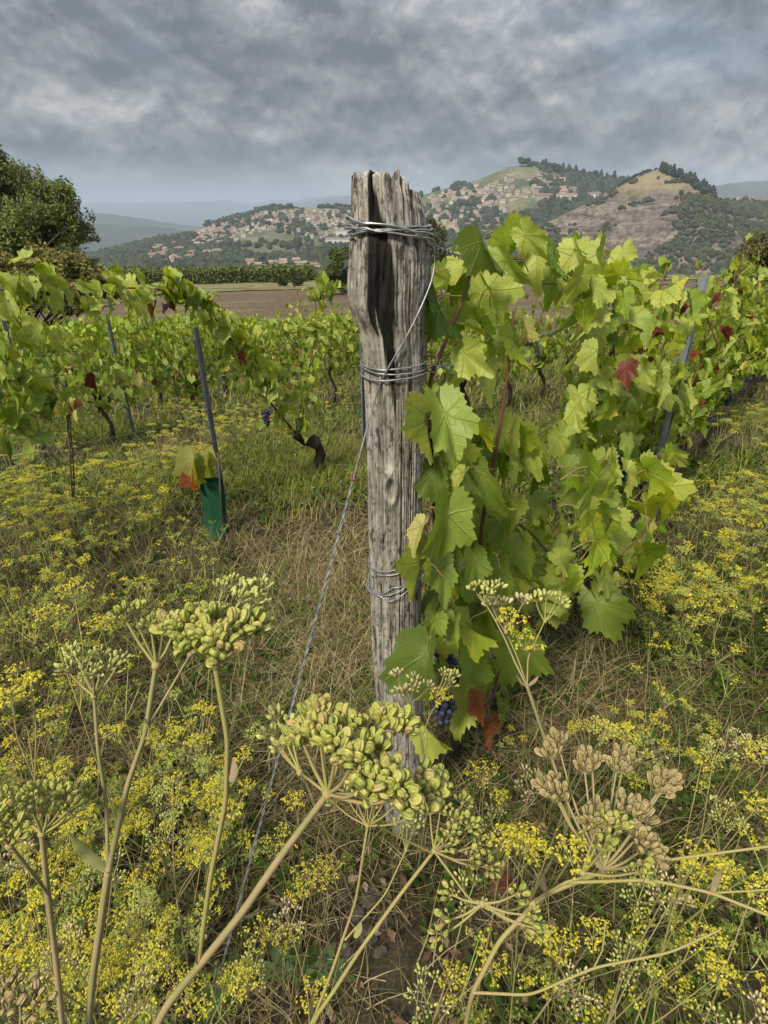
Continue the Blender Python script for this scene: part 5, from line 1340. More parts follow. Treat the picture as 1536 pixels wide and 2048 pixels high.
def umbel(plant, base, hub, ends, kind, seed, seed_len=.0042, n_seed=13, r_ped=.010, ray_r=.0011, joined=False, mixed=None, up=np.array([0, 0, 1.0])):
    """rays from a hub to umbellets; every umbellet a head of seeds on short stalks"""
    rg = np.random.default_rng(seed); hub = np.asarray(hub, float); mb = MB(); heads = []
    for e in ends:
        e = np.asarray(e, float); c = hub + (e-hub)*.55 - up*np.linalg.norm(e-hub)*.10
        mb.add2(*tube(smooth_path([hub, c, e], 8)-hub, np.linspace(ray_r*1.3, ray_r*.8, 8), 5, False)); heads.append((e, unit(unit(e-hub) + up*.6)))
    # small collar at the hub
    mb.add(SV*ray_r*3.2, SF)
    sb = MB(); items = []
    for q, (e, ax) in enumerate(heads):
        x, y, z = basis(ax)
        for s in range(n_seed):
            ph = 2.4*s + rg.random()*.4; tl = math.acos(1-(1-math.cos(1.25))*(s+.5)/n_seed)*(.9+.2*rg.random())
            d = unit(z*math.cos(tl) + (x*math.cos(ph)+y*math.sin(ph))*math.sin(tl)); dd = unit(d*.75 + z*.45)
            p = e + d*r_ped*(.75+.4*rg.random()); mb.add2(*tube(np.array([e, p])-hub, ray_r*.35, 3, False)); items.append((p, dd))
    u = link('umbel', mb.mesh('umbel_rays', m_pstem if kind != 'tan' else m_pstem2), plant, tuple(hub-base))
    me = SEED[kind]
    for p, d in items:
        x, y, z = basis(d); a = rg.random()*6.28; x2 = x*math.cos(a)+y*math.sin(a); y2 = np.cross(z, x2); s = seed_len*(.6+.62*rg.random())
        if joined:
            V, F = SEEDLO; c = np.array((.44, .44, .13) if kind == 'green' else (.55, .45, .23))*(.75+.5*rg.random()); sb.add(V @ (np.stack([x2, y2, z], 1)*s).T + p-hub, F, c)
        else:
            M = Matrix(((x2[0]*s, y2[0]*s, z[0]*s, p[0]-hub[0]), (x2[1]*s, y2[1]*s, z[1]*s, p[1]-hub[1]), (x2[2]*s, y2[2]*s, z[2]*s, p[2]-hub[2]), (0, 0, 0, 1)))
            o = bpy.data.objects.new('seed', me); COL.objects.link(o); o.parent = u; o.matrix_basis = M
    if joined: link('seeds', sb.mesh('seeds', m_seedjoin), u)
    return u
def floret_arrays(rg, P, N, s, c):
    """tiny five-lobed yellow flowers, vectorised"""
    n = len(P); a = rg.normal(size=(n, 3)); A = np.cross(N, a); A /= np.linalg.norm(A, axis=1)[:, None]+1e-9; B = np.cross(N, A)
    ang = np.arange(10)*math.pi/5; rr = np.where(np.arange(10) % 2 == 0, 1.0, .5)
    V = P[:, None, :] + s*(rr*np.cos(ang))[None, :, None]*A[:, None, :] + s*(rr*np.sin(ang))[None, :, None]*B[:, None, :]
    V = np.concatenate([P[:, None, :] + N[:, None, :]*s*.45, V], 1).reshape(-1, 3)
    i = np.arange(n)[:, None, None]*11; F = np.stack([np.zeros(10, int), 1+np.arange(10), 1+(np.arange(10)+1) % 10], -1)[None] + i
    C = np.repeat(np.asarray(c)*(.7+.6*rg.random((n, 1))), 11, 0)
    return V, F.reshape(-1, 3), C
def flower_umbel(mbS, mbF, rg, hub, rad, n_um=11, n_fl=12, fs=.0026, ucol=(.60, .53, .05), hgt=.8, ray_r=.0007):
    """rays + flat yellow umbellets"""
    for q in range(n_um):
        a = 2.4*q + rg.random()*.5; r_ = rad*math.sqrt((q+.4)/n_um); e = hub + np.array([r_*math.cos(a), r_*math.sin(a), rad*hgt*(1-.35*(r_/rad)**2) + rg.normal()*rad*.06])
        mbS.add2(*tube(np.array([hub, hub+(e-hub)*.6 - np.array([0, 0, rad*.08]), e]), ray_r, 3, False))
        d = rg.normal(size=(n_fl, 3))*np.array([1, 1, .35]); u_ = rad*.30; P = e + d*u_*.55 + np.array([0, 0, u_*.5]); N = d*.6 + np.array([0, 0, 1.0]); N /= np.linalg.norm(N, axis=1)[:, None]
        V, F, C = floret_arrays(rg, P, N, fs, ucol); mbF.add(V, F, C)
        for p in P[::3]: mbS.add2(*tube(np.array([e, p]), ray_r*.5, 3, False))
def flower_head(pl, bP, rg, h, rad, n_um=10, n_fl=10, fs=.0024):
    mbS, mbF = MB(), MB(); flower_umbel(mbS, mbF, rg, np.zeros(3), rad, n_um, n_fl, fs)
    u = link('umbel', mbS.mesh('umbel_rays', m_pstem), pl, tuple(np.asarray(h)-bP)); f = link('florets', mbF.mesh('florets', m_flower, False), u); f['kind'] = 'stuff'
def stem_mesh(paths, base, rads, mat, k=8):
    mb = MB()
    for P, (r0, r1) in zip(paths, rads):
        P = np.asarray(P, float); Q = [P[0]]
        for a_, b_ in zip(P[:-1], P[1:]): Q += [a_+(b_-a_)*f for f in (.12, .5, .88)]
        Q.append(P[-1]); n = 40; r0, r1 = r0*.64, r1*.72; C = smooth_path(Q, n); kk = k*2; V, Qd, T = tube(C-base, np.linspace(r0, r1, n)*(1+.35*np.exp(-((np.linspace(0, 1, n)-.02)/.03)**2)), kk, True, .05, 3)
        ctr = np.repeat(C-base, kk, 0); rib = np.tile(np.where(np.arange(kk) % 2 == 0, 1.08, .86), n)[:, None]; V[:n*kk] = ctr + (V[:n*kk]-ctr)*rib; mb.add2(V, Qd, T)
    return mb.mesh('parsnip_stem', mat)
def sheath(plant, base, p, d, L, w_, mat, bend=.4):
    """a dry leaf sheath at a node"""
    d = unit(d); x, y, z = basis(d); n = 8; V = []
    for q in range(n):
        s = q/(n-1); c = p + d*L*s + y*bend*L*s*s; ww = w_*math.sin(math.pi*(.15+.8*s)); V += [c - x*ww - y*ww*.5, c, c + x*ww - y*ww*.5]
    F = [(3*q+j, 3*q+j+1, 3*q+j+4, 3*q+j+3) for q in range(n-1) for j in (0, 1)]
    mb = MB(); mb.add(np.array(V)-base, np.array(F)); link('leaf_sheath', mb.mesh('leaf_sheath', mat), plant)
m_sheath = simple('dry_sheath', (.40, .31, .19), (.26, .20, .11), 30, .8, .2, transl=.25)
m_sheath_g = simple('green_sheath', (.36, .36, .13), (.30, .28, .10), 30, .7, .2, transl=.25)
def gbase(x, y): return np.array([x, y, g(x, y)])

# -- the big seed head in front of the post
bP = gbase(-.25, .17); pl = thing('parsnip_plant', 'tall dry parsnip with thick slanting stem and large pale green seed head', 'parsnip', bP)
hub = at(655, 1588, .40); path = [bP-np.array([0, 0, .03]), at(250, 2200, .62), at(330, 2015, .55), at(480, 1832, .47), at(560, 1715, .435), hub]
link('stem', stem_mesh([path], bP, [(.0072, .0030)], m_pstem2, 10), pl)
ends = [at(a, b, t) for a, b, t in ((607, 1488, .40), (640, 1478, .385), (672, 1500, .37), (692, 1462, .41), (705, 1528, .355), (742, 1502, .375), (765, 1455, .40), (795, 1462, .40), (765, 1560, .35), (800, 1598, .352), (835, 1585, .375), (728, 1575, .345), (640, 1440, .42), (855, 1578, .385))]
umbel(pl, bP, hub, ends, 'green', 501, .0058, 17, .0075, .0013)
ends = [at(a, b, t) for a, b, t in ((556, 1440, .46), (580, 1458, .46), (565, 1500, .45), (590, 1510, .46), (545, 1478, .47))]
umbel(pl, bP, at(600, 1545, .44), ends, 'green', 502, .0034, 9, .007, .0009, True)
mb = MB(); mb.add2(*tube(np.array([hub, at(600, 1545, .44)])-bP, .0012, 5)); link('ray', mb.mesh('ray', m_pstem), pl)
sheath(pl, bP, at(400, 1925, .508), at(395, 1865, .5)-at(400, 1925, .508), .042, .006, m_sheath, .25)
# side branch of the same plant rising left of it
hub2 = at(430, 1330, .40); br = [at(398, 1920, .508), at(420, 1760, .47), at(452, 1600, .44), at(455, 1480, .42), hub2]
link('stem', stem_mesh([br], bP, [(.0034, .0023)], m_pstem, 9), pl)
ends = [at(a, b, t) for a, b, t in ((355, 1262, .40), (385, 1258, .38), (410, 1285, .365), (440, 1300, .355), (465, 1272, .37), (498, 1262, .385), (420, 1250, .41), (385, 1290, .39))]
umbel(pl, bP, hub2, ends, 'green', 503, .0056, 14, .0068, .0012)
sheath(pl, bP, at(462, 1565, .43), at(468, 1500, .43)-at(462, 1565, .43), .02, .004, m_sheath, .1)
# -- second plant, left: upright forked stem
bP = gbase(-.36, .26); pl = thing('parsnip_plant', 'upright forked parsnip with several small seed heads, left of the slanting stem', 'parsnip', bP)
fork = at(217, 1742, .52); hubA = at(312, 1332, .47); hubB = at(188, 1392, .48)
link('stem', stem_mesh([[bP-np.array([0, 0, .03]), at(165, 2180, .66), at(185, 1960, .58), fork], [fork, at(255, 1570, .50), at(290, 1470, .48), hubA], [fork, at(212, 1600, .51), at(196, 1500, .49), hubB], [at(292, 1462, .48), at(345, 1370, .5), at(380, 1310, .53)]], bP, [(.0062, .0046), (.0040, .0026), (.0026, .0018), (.0018, .0012)], m_pstem2, 9), pl)
umbel(pl, bP, hubA, [at(a, b, t) for a, b, t in ((250, 1238, .47), (268, 1232, .48), (302, 1258, .46), (325, 1262, .47), (345, 1268, .49))], 'green', 505, .0040, 11, .0075, .0012)
umbel(pl, bP, hubB, [at(a, b, t) for a, b, t in ((138, 1345, .48), (160, 1325, .5), (185, 1350, .46), (215, 1345, .47), (235, 1330, .5), (200, 1318, .52), (150, 1310, .52))], 'green', 506, .0030, 12, .008, .0009, True)
umbel(pl, bP, at(380, 1310, .53), [at(a, b, t) for a, b, t in ((445, 1185, .56), (465, 1172, .57), (490, 1185, .56), (512, 1205, .55), (480, 1205, .55), (520, 1180, .57))], 'green', 507, .0036, 12, .009, .0009, True)
sheath(pl, bP, fork, at(160, 1700, .52)-fork, .05, .005, m_sheath_g, .35); sheath(pl, bP, at(288, 1478, .48), at(300, 1440, .48)-at(288, 1478, .48), .02, .003, m_sheath)
# -- third plant at the left edge, low dense seed heads
bP = gbase(-.46, .24); pl = thing('parsnip_plant', 'parsnip with dense green and brown seed heads below the forked parsnip', 'parsnip', bP)
hub = at(84, 1668, .47); hub2 = at(20, 1690, .42)
link('stem', stem_mesh([[bP-np.array([0, 0, .03]), at(140, 2200, .62), at(112, 1920, .54), at(95, 1780, .50), hub], [at(98, 1790, .5), at(60, 1740, .45), hub2]], bP, [(.0050, .0028), (.0024, .0016)], m_pstem2, 9), pl)
umbel(pl, bP, hub, [at(a, b, t) for a, b, t in ((20, 1605, .47), (60, 1610, .45), (95, 1625, .46), (130, 1600, .48), (160, 1590, .5), (110, 1590, .5), (75, 1590, .5), (170, 1610, .5), (140, 1625, .47))], 'green', 511, .0036, 14, .008, .0011)
umbel(pl, bP, hub2, [at(a, b, t) for a, b, t in ((-15, 1635, .42), (12, 1640, .41), (35, 1650, .42), (-5, 1660, .40), (25, 1668, .40))], 'green', 512, .0040, 12, .007, .0011)
umbel(pl, bP, at(40, 2060, .42), [at(a, b, t) for a, b, t in ((0, 1985, .40), (35, 1980, .40), (70, 2010, .40), (15, 2025, .39))], 'tan', 513, .0046, 9, .007, .0011)
mb = MB(); mb.add2(*tube(smooth_path([at(125, 2110, .6), at(60, 2110, .47), at(40, 2060, .42)], 10)-bP, .0016, 6)); link('stem', mb.mesh('branch', m_pstem2), pl)
# -- fourth plant: tan seed heads at the right
bP = gbase(.10, .42); pl = thing('parsnip_plant', 'sprawling parsnip with ripe tan seed heads right of the post', 'parsnip', bP)
hub = at(1205, 1742, .56); k0 = at(945, 1985, .60); k1 = at(1085, 1792, .58)
st = [[bP-np.array([0, 0, .03]), at(925, 2080, .68), k0, at(1000, 1880, .59), k1, hub], [k1, at(1130, 1765, .55), at(1200, 1745, .56)], [at(1130, 1765, .565), at(1300, 1760, .55), at(1420, 1785, .53), at(1560, 1840, .50)], [at(1425, 1786, .53), at(1500, 1782, .53), at(1580, 1775, .53)],
      [at(1240, 1735, .56), at(1370, 1715, .55), at(1560, 1690, .53)], [k0, at(1060, 1990, .58), at(1190, 1935, .56), at(1340, 1905, .55), at(1440, 1860, .54)], [at(1188, 1935, .56), at(1205, 1900, .57), at(1212, 1840, .58)], [k1, at(1030, 1820, .55), at(990, 1822, .54), at(965, 1808, .53)]]
link('stem', stem_mesh(st, bP, [(.0046, .0028), (.0022, .0015), (.0026, .0018), (.0016, .0011), (.0022, .0015), (.0024, .0013), (.0012, .0009), (.0018, .0011)], m_pstem, 9), pl)
umbel(pl, bP, hub, [at(a, b, t) for a, b, t in ((1105, 1520, .62), (1118, 1495, .63), (1170, 1548, .60), (1185, 1530, .61), (1232, 1545, .60), (1248, 1525, .61), (1312, 1590, .58), (1328, 1575, .58), (1118, 1600, .58), (1105, 1582, .60), (1195, 1640, .55), (1180, 1655, .54), (1250, 1625, .56), (1280, 1640, .56), (1285, 1700, .53), (1270, 1680, .54), (1300, 1715, .53))], 'tan', 521, .0062, 12, .0095, .0013)
umbel(pl, bP, at(1165, 1745, .55), [at(a, b, t) for a, b, t in ((1190, 1665, .54), (1210, 1655, .53), (1235, 1660, .53), (1205, 1700, .52), (1275, 1745, .51))], 'green', 522, .0050, 8, .008, .0012)
umbel(pl, bP, at(965, 1808, .53), [at(a, b, t) for a, b, t in ((1030, 1790, .51), (1055, 1830, .51), (1065, 1855, .51), (900, 1840, .52), (885, 1870, .52), (905, 1790, .54), (1040, 1850, .52))], 'green', 523, .0044, 8, .0075, .0011)
sheath(pl, bP, at(1095, 1785, .575), at(1060, 1690, .57)-at(1095, 1785, .575), .03, .004, m_sheath, .3); sheath(pl, bP, at(1425, 1786, .53), at(1440, 1740, .53)-at(1425, 1786, .53), .025, .003, m_sheath, .2)
# -- fifth: green head between the post and the tan heads
bP = gbase(.02, .47); pl = thing('parsnip_plant', 'two stemmed parsnip with green seed heads at the foot of the post', 'parsnip', bP)
f0 = at(618, 2060, .76); hub = at(868, 1702, .70); hub2 = at(735, 1652, .74)
link('stem', stem_mesh([[bP-np.array([0, 0, .02]), f0, at(720, 1900, .72), at(800, 1790, .71), hub], [f0, at(665, 1940, .74), at(712, 1800, .73), hub2], [at(690, 1880, .735), at(770, 1790, .74), at(812, 1700, .75)], [at(865, 1706, .7), at(790, 1670, .66), at(752, 1650, .62)], [at(868, 1702, .7), at(940, 1800, .68), at(1010, 1830, .66)]], bP, [(.0046, .0026), (.0034, .0020), (.0020, .0012), (.0026, .0014), (.0022, .0014)], m_pstem, 9), pl)
umbel(pl, bP, hub, [at(a, b, t) for a, b, t in ((880, 1625, .70), (905, 1640, .68), (935, 1655, .66), (925, 1610, .70), (955, 1690, .66), (900, 1670, .66), (940, 1720, .65), (975, 1735, .65), (890, 1690, .68), (860, 1630, .72))], 'green', 531, .0046, 10, .0095, .0012)
umbel(pl, bP, hub2, [at(a, b, t) for a, b, t in ((690, 1590, .75), (715, 1605, .74), (745, 1610, .73), (770, 1600, .74), (790, 1612, .75), (735, 1580, .77), (810, 1640, .74), (672, 1610, .76))], 'green', 532, .0034, 10, .010, .0010, True)
umbel(pl, bP, at(812, 1700, .75), [at(a, b, t) for a, b, t in ((800, 1650, .75), (815, 1640, .76), (835, 1648, .75), (825, 1660, .74))], 'green', 533, .0034, 9, .008, .0009, True)
sheath(pl, bP, at(628, 2030, .75), at(618, 1970, .74)-at(628, 2030, .75), .05, .008, m_sheath_g, .15); sheath(pl, bP, at(708, 1875, .73), at(722, 1850, .73)-at(708, 1875, .73), .025, .005, m_sheath_g, .2)
# -- sixth: slim stem before the lower vine leaves
bP = gbase(.33, .72); pl = thing('parsnip_plant', 'slim pale parsnip with small heads before the lower vine leaves', 'parsnip', bP)
f0 = at(1054, 1372, .74); fL = at(1010, 1278, .74)
link('stem', stem_mesh([[bP-np.array([0, 0, .02]), at(1145, 1640, .80), at(1090, 1480, .77), f0], [f0, at(1030, 1325, .74), fL, at(985, 1230, .74), at(958, 1188, .74)], [f0, at(1056, 1315, .74), at(1088, 1245, .73)], [f0, at(1035, 1315, .75), at(1014, 1268, .76)]], bP, [(.0036, .0030), (.0022, .0012), (.0018, .0011), (.0016, .0011)], m_pstem2, 8), pl)
umbel(pl, bP, at(972, 1210, .74), [at(a, b, t) for a, b, t in ((950, 1180, .74), (965, 1178, .75), (980, 1182, .73), (995, 1178, .74), (972, 1192, .72))], 'green', 541, .0040, 9, .007, .0008, True)
umbel(pl, bP, at(1012, 1265, .75), [at(a, b, t) for a, b, t in ((985, 1215, .75), (1003, 1210, .76), (1045, 1208, .75))], 'tan', 542, .0042, 10, .008, .0008, True)
umbel(pl, bP, at(1090, 1243, .73), [at(a, b, t) for a, b, t in ((1072, 1205, .73), (1092, 1200, .74), (1112, 1202, .73), (1120, 1210, .72))], 'green', 543, .0040, 9, .008, .0008, True)
rg = np.random.default_rng(544); flower_head(pl, bP, rg, at(1020, 1250, .74), .020, 8, 12, .0022); flower_head(pl, bP, rg, at(1050, 1300, .74), .022, 7, 10, .0022)
sheath(pl, bP, at(1054, 1372, .74), at(1020, 1345, .74)-f0, .022, .003, m_sheath, .2); sheath(pl, bP, at(1056, 1370, .74), at(1075, 1358, .74)-f0, .018, .003, m_sheath, .2)
# -- seventh: small one against the foot of the post
bP = gbase(.085, .82); pl = thing('parsnip_plant', 'small parsnip with pale seed heads against the lower post', 'parsnip', bP)
f0 = at(842, 1478, .80)
link('stem', stem_mesh([[bP-np.array([0, 0, .02]), at(858, 1600, .86), at(848, 1520, .82), f0], [f0, at(830, 1435, .79), at(818, 1408, .78)], [f0, at(862, 1425, .79), at(878, 1402, .79)]], bP, [(.0030, .0024), (.0018, .0012), (.0016, .001)], m_pstem2, 8), pl)
umbel(pl, bP, at(818, 1408, .78), [at(a, b, t) for a, b, t in ((795, 1355, .78), (812, 1385, .77), (826, 1380, .77), (800, 1388, .77), (830, 1362, .79), (855, 1378, .79))], 'tan', 551, .0036, 9, .008, .0008, True)
umbel(pl, bP, at(870, 1395, .79), [at(a, b, t) for a, b, t in ((892, 1362, .79), (905, 1355, .8), (900, 1372, .79), (888, 1350, .8))], 'green', 552, .0034, 9, .008, .0008, True)
flower_head(pl, bP, rg, at(878, 1402, .79), .018, 8, 10, .0022)

# -- yellow flower heads close by: placed one by one
def flower_plant(label, heads, base, seed, group=None, rad=.03, n_um=10, n_fl=10, fs=.0021, stem=.0022, fork=None):
    rg = np.random.default_rng(seed); bP = gbase(*base); pl = thing('parsnip_plant', label, 'parsnip', bP, group)
    hs = [at(*h[:3]) for h in heads]; top = np.mean(hs, axis=0); f0 = bP + (top-bP)*.62 if fork is None else at(*fork)
    paths = [[bP-np.array([0, 0, .02]), (bP+f0)/2 + rg.normal(size=3)*.01, f0]] + [[f0, (f0+h)/2 + rg.normal(size=3)*.006 + np.array([0, 0, .01]), h-np.array([0, 0, .0])] for h in hs]
    link('stem', stem_mesh(paths, bP, [(stem, stem*.7)] + [(stem*.6, stem*.4)]*len(hs), m_pstem, 6), pl)
    for h, hh in zip(hs, heads):
        r_ = hh[3] if len(hh) > 3 else rad; flower_head(pl, bP, rg, h, r_*(.9+.2*rg.random()), n_um, n_fl, fs)
flower_plant('bright yellow parsnip heads before the tan seed heads', [(1050, 1700, .62, .022), (1140, 1720, .56, .020), (1015, 1690, .64, .018)], (.22, .42), 561)
flower_plant('two yellow parsnip heads beside the long sprawling stem', [(1400, 1738, .58, .022), (1430, 1755, .58, .018)], (.36, .36), 562)
flower_plant('parsnip with two yellow heads above the bare soil patch', [(625, 1765, .95, .034), (655, 1755, .97, .03), (600, 1790, .95, .018)], (-.10, .62), 563)
flower_plant('parsnip with two sparse yellow heads low beside the guy wire', [(530, 1880, .90, .032), (575, 1885, .92, .026), (490, 1945, .88, .016)], (-.16, .50), 564)
flower_plant('yellow parsnip head close beside the big slanting stem', [(565, 1690, 1.0, .03), (590, 1610, 1.0, .02)], (-.14, .72), 565)
flower_plant('tall thin parsnip with open yellow heads beyond the dense seed heads', [(25, 1395, .62, .03), (62, 1370, .62, .012), (5, 1420, .6, .02)], (-.56, .42), 566, fork=(70, 1560, .66))
flower_plant('slender parsnip with flat yellow heads above the forked parsnip', [(150, 1195, .85, .026), (105, 1240, .84, .022), (205, 1262, .84, .02)], (-.52, .66), 567, fork=(160, 1420, .86))
flower_plant('pale yellow parsnip head among the leaves right of the vine foot', [(965, 1560, 1.05, .03), (1000, 1600, 1.02, .016)], (.22, .80), 568)
flower_plant('small yellow parsnip under the curved sprawling branch', [(1430, 1955, .66, .020), (1085, 1880, .72, .016)], (.30, .34), 569)

# -- more slim parsnips low in front, half in seed half in flower
rgx = np.random.default_rng(990)
WHERE = [('beside the slanting stem', 560, 2000, .80), ('left of the guy wire', 380, 1950, .85), ('between the two tall left stems', 270, 1900, .80), ('under the left seed heads', 120, 1850, .75), ('below the forked stem', 330, 1640, .95), ('below the dense brown seed heads', 40, 1820, .7),
         ('under the tan heads', 1180, 1830, .75), ('right of the tan heads', 1400, 1600, .85), ('below the sprawling stem', 1330, 1850, .72), ('beside the far sprawling branch', 1480, 1500, 1.0), ('close right of the vine foot', 1180, 1480, 1.0), ('between the vine foot and the tan heads', 1020, 1640, .85), ('beyond the long curved branch', 1480, 1960, .62), ('right under the green heads', 900, 1900, .74)]
for q, (wh, a, b_, t) in enumerate(WHERE):
    hubm = at(a, b_, t); bP = gbase(hubm[0]+rgx.normal()*.05, max(.12, hubm[1]-.02+rgx.normal()*.03)); pl = thing('parsnip_plant', 'slim parsnip in seed and flower %s' % wh, 'parsnip', bP)
    f0 = bP + (hubm-bP)*.6; hs = [hubm + np.array([rgx.normal()*.045, rgx.normal()*.04, rgx.normal()*.03]) for _ in range(4)]
    link('stem', stem_mesh([[bP-np.array([0, 0, .02]), (bP+f0)/2 + rgx.normal(size=3)*.008, f0]] + [[f0, (f0+h)/2 + rgx.normal(size=3)*.006, h] for h in hs], bP, [(.0030, .0022)] + [(.0016, .001)]*4, m_pstem if q % 2 else m_pstem2, 5), pl)
    for e, h in enumerate(hs):
        if e < 2: umbel(pl, bP, h, [h + np.array([math.cos(2.4*u)*.024*math.sqrt(u/7), math.sin(2.4*u)*.024*math.sqrt(u/7), .022+rgx.normal()*.002]) for u in range(1, 8)], 'green' if (q+e) % 3 else 'tan', 991+q*4+e, .0030, 8, .006, .0007, True)
        else: flower_head(pl, bP, rgx, h, .022, 9, 10, .0022)
# -- many more yellow parsnips between the rows: a few forms, each copy a plant of its own
def weed_meshes(seed):
    rg = np.random.default_rng(seed); H = .34 + .16*rg.random(); mbS, mbL = MB(), MB(); bend = rg.normal(size=2)*.04; heads = []
    f0 = np.array([bend[0]*.6, bend[1]*.6, H*.55]); mbS.add2(*tube(smooth_path([(0, 0, -.03), f0*.5, f0], 8), np.linspace(.003, .002, 8), 5))
    for q in range(int(rg.integers(4, 8))):
        a = q*2.4 + rg.random(); r_ = .04 + .09*rg.random(); h = np.array([bend[0]+r_*math.cos(a), bend[1]+r_*math.sin(a), H*(.72+.3*rg.random())])
        mbS.add2(*tube(smooth_path([f0*(.7+.3*rg.random()), (f0+h)/2 + np.array([0, 0, -.01]), h], 6), np.linspace(.0016, .001, 6), 4))
        green = rg.random() < .32; mbF = MB(); mr = MB()
        flower_umbel(mr, mbF, rg, np.zeros(3), 0.022+.015*rg.random(), 9, 10, .0033, (.60, .53, .05) if not green else (.40, .42, .10), .6)
        for V_, Q_, c_ in zip(mr.V, mr.Q, mr.C): pass
        n0 = mbF.n; mbF.V += mr.V; mbF.C += [np.tile((.33, .33, .11), (len(v), 1)) for v in mr.V]; mbF.U += mr.U; mbF.Q += [q_+n0 for q_ in mr.Q]; mbF.T += [t_+n0 for t_ in mr.T]; mbF.n += mr.n
        heads.append((h, mbF.mesh('weed_umbel', m_flower, False)))
    for q in range(6):                                   # a few cut leaves low on the stem
        a = rg.random()*6.28; d = np.array([math.cos(a), math.sin(a), .5+.5*rg.random()]); p = f0*rg.uniform(.1, .8); L = .05+.07*rg.random(); x = unit(np.cross(d, [0, 0, 1]))
        mbL.add2(*tube(np.array([p, p+d*L*.5, p+d*L]), .0008, 3, False), np.array((.16, .19, .055)))
        for s in np.linspace(.25, 1, 5):
            c = p + d*L*s; w_ = .016*(1.15-s*.6)
            for sg in (-1, 1): mbL.add([c, c + x*sg*w_ + d*.006, c + d*.012], np.array([(0, 1, 2)]), np.array((.15, .19, .05))*(.7+.6*rg.random()))
    return mbS.mesh('weed_stem', m_pstem), mbL.mesh('weed_leaves', m_flower, False), heads
WEED = [weed_meshes(700+s) for s in range(10)]
def weed(p, label, group, s=1.0):
    o = thing('parsnip_plant', label, 'parsnip', p, group); o.scale = (s, s, s); o.rotation_euler = (RNG.normal()*.08, RNG.normal()*.08, RNG.random()*6.28)
    a, b, hd = WEED[int(RNG.integers(10))]; st = link('stem', a, o); link('leaves', b, st)['kind'] = 'stuff'
    for h, me in hd: link('umbel', me, o, tuple(h))
def weeds(n, xr, yr, label, group, s=(.8, 1.15), keep=None):
    A = RNG.uniform(*xr, n*4); B = RNG.uniform(*yr, n*4)
    if keep: m = np.array([keep(a, b) for a, b in zip(A, B)]); A, B = A[m], B[m]
    P = on_ground_many(A, B); P = P[fbm(P[:, 0]*1.5, P[:, 1]*1.5, 2, 55) > -.04][:n]
    for p in P: weed(p, label, group, RNG.uniform(*s))
weeds(100, (-40, 620), (835, 1080), 'yellow flowering parsnip weed between the second and third vine rows', 'parsnips left of the post', (.65, 1.0), lambda a, b: not (a > 430 and b > 930) and not (a > 560 and b < 900) and not (350 < a < 500 and b > 980))
weeds(26, (0, 330), (1060, 1300), 'yellow flowering parsnip weed in the rough grass below the young staked vine', 'parsnips in the rough grass', (.6, .9))
weeds(60, (-60, 480), (1600, 2150), 'low yellow flowering parsnip around the stems of the tall parsnips', 'parsnips under the tall stems', (.5, .85))
weeds(72, (1230, 1590), (800, 1330), 'yellow flowering parsnip weed along the right side of the post row', 'parsnips right of the post row', (.6, .95), lambda a, b: a > 1290 + (1300-b)*.30)
weeds(26, (880, 1570), (1500, 2150), 'low yellow flowering parsnip in the dark grass right of the post', 'parsnips in the dark grass', (.4, .65))
weeds(14, (250, 740), (820, 900), 'small yellow parsnip weed by the bent vine trunk', 'parsnips by the bent trunk', (.5, .8))

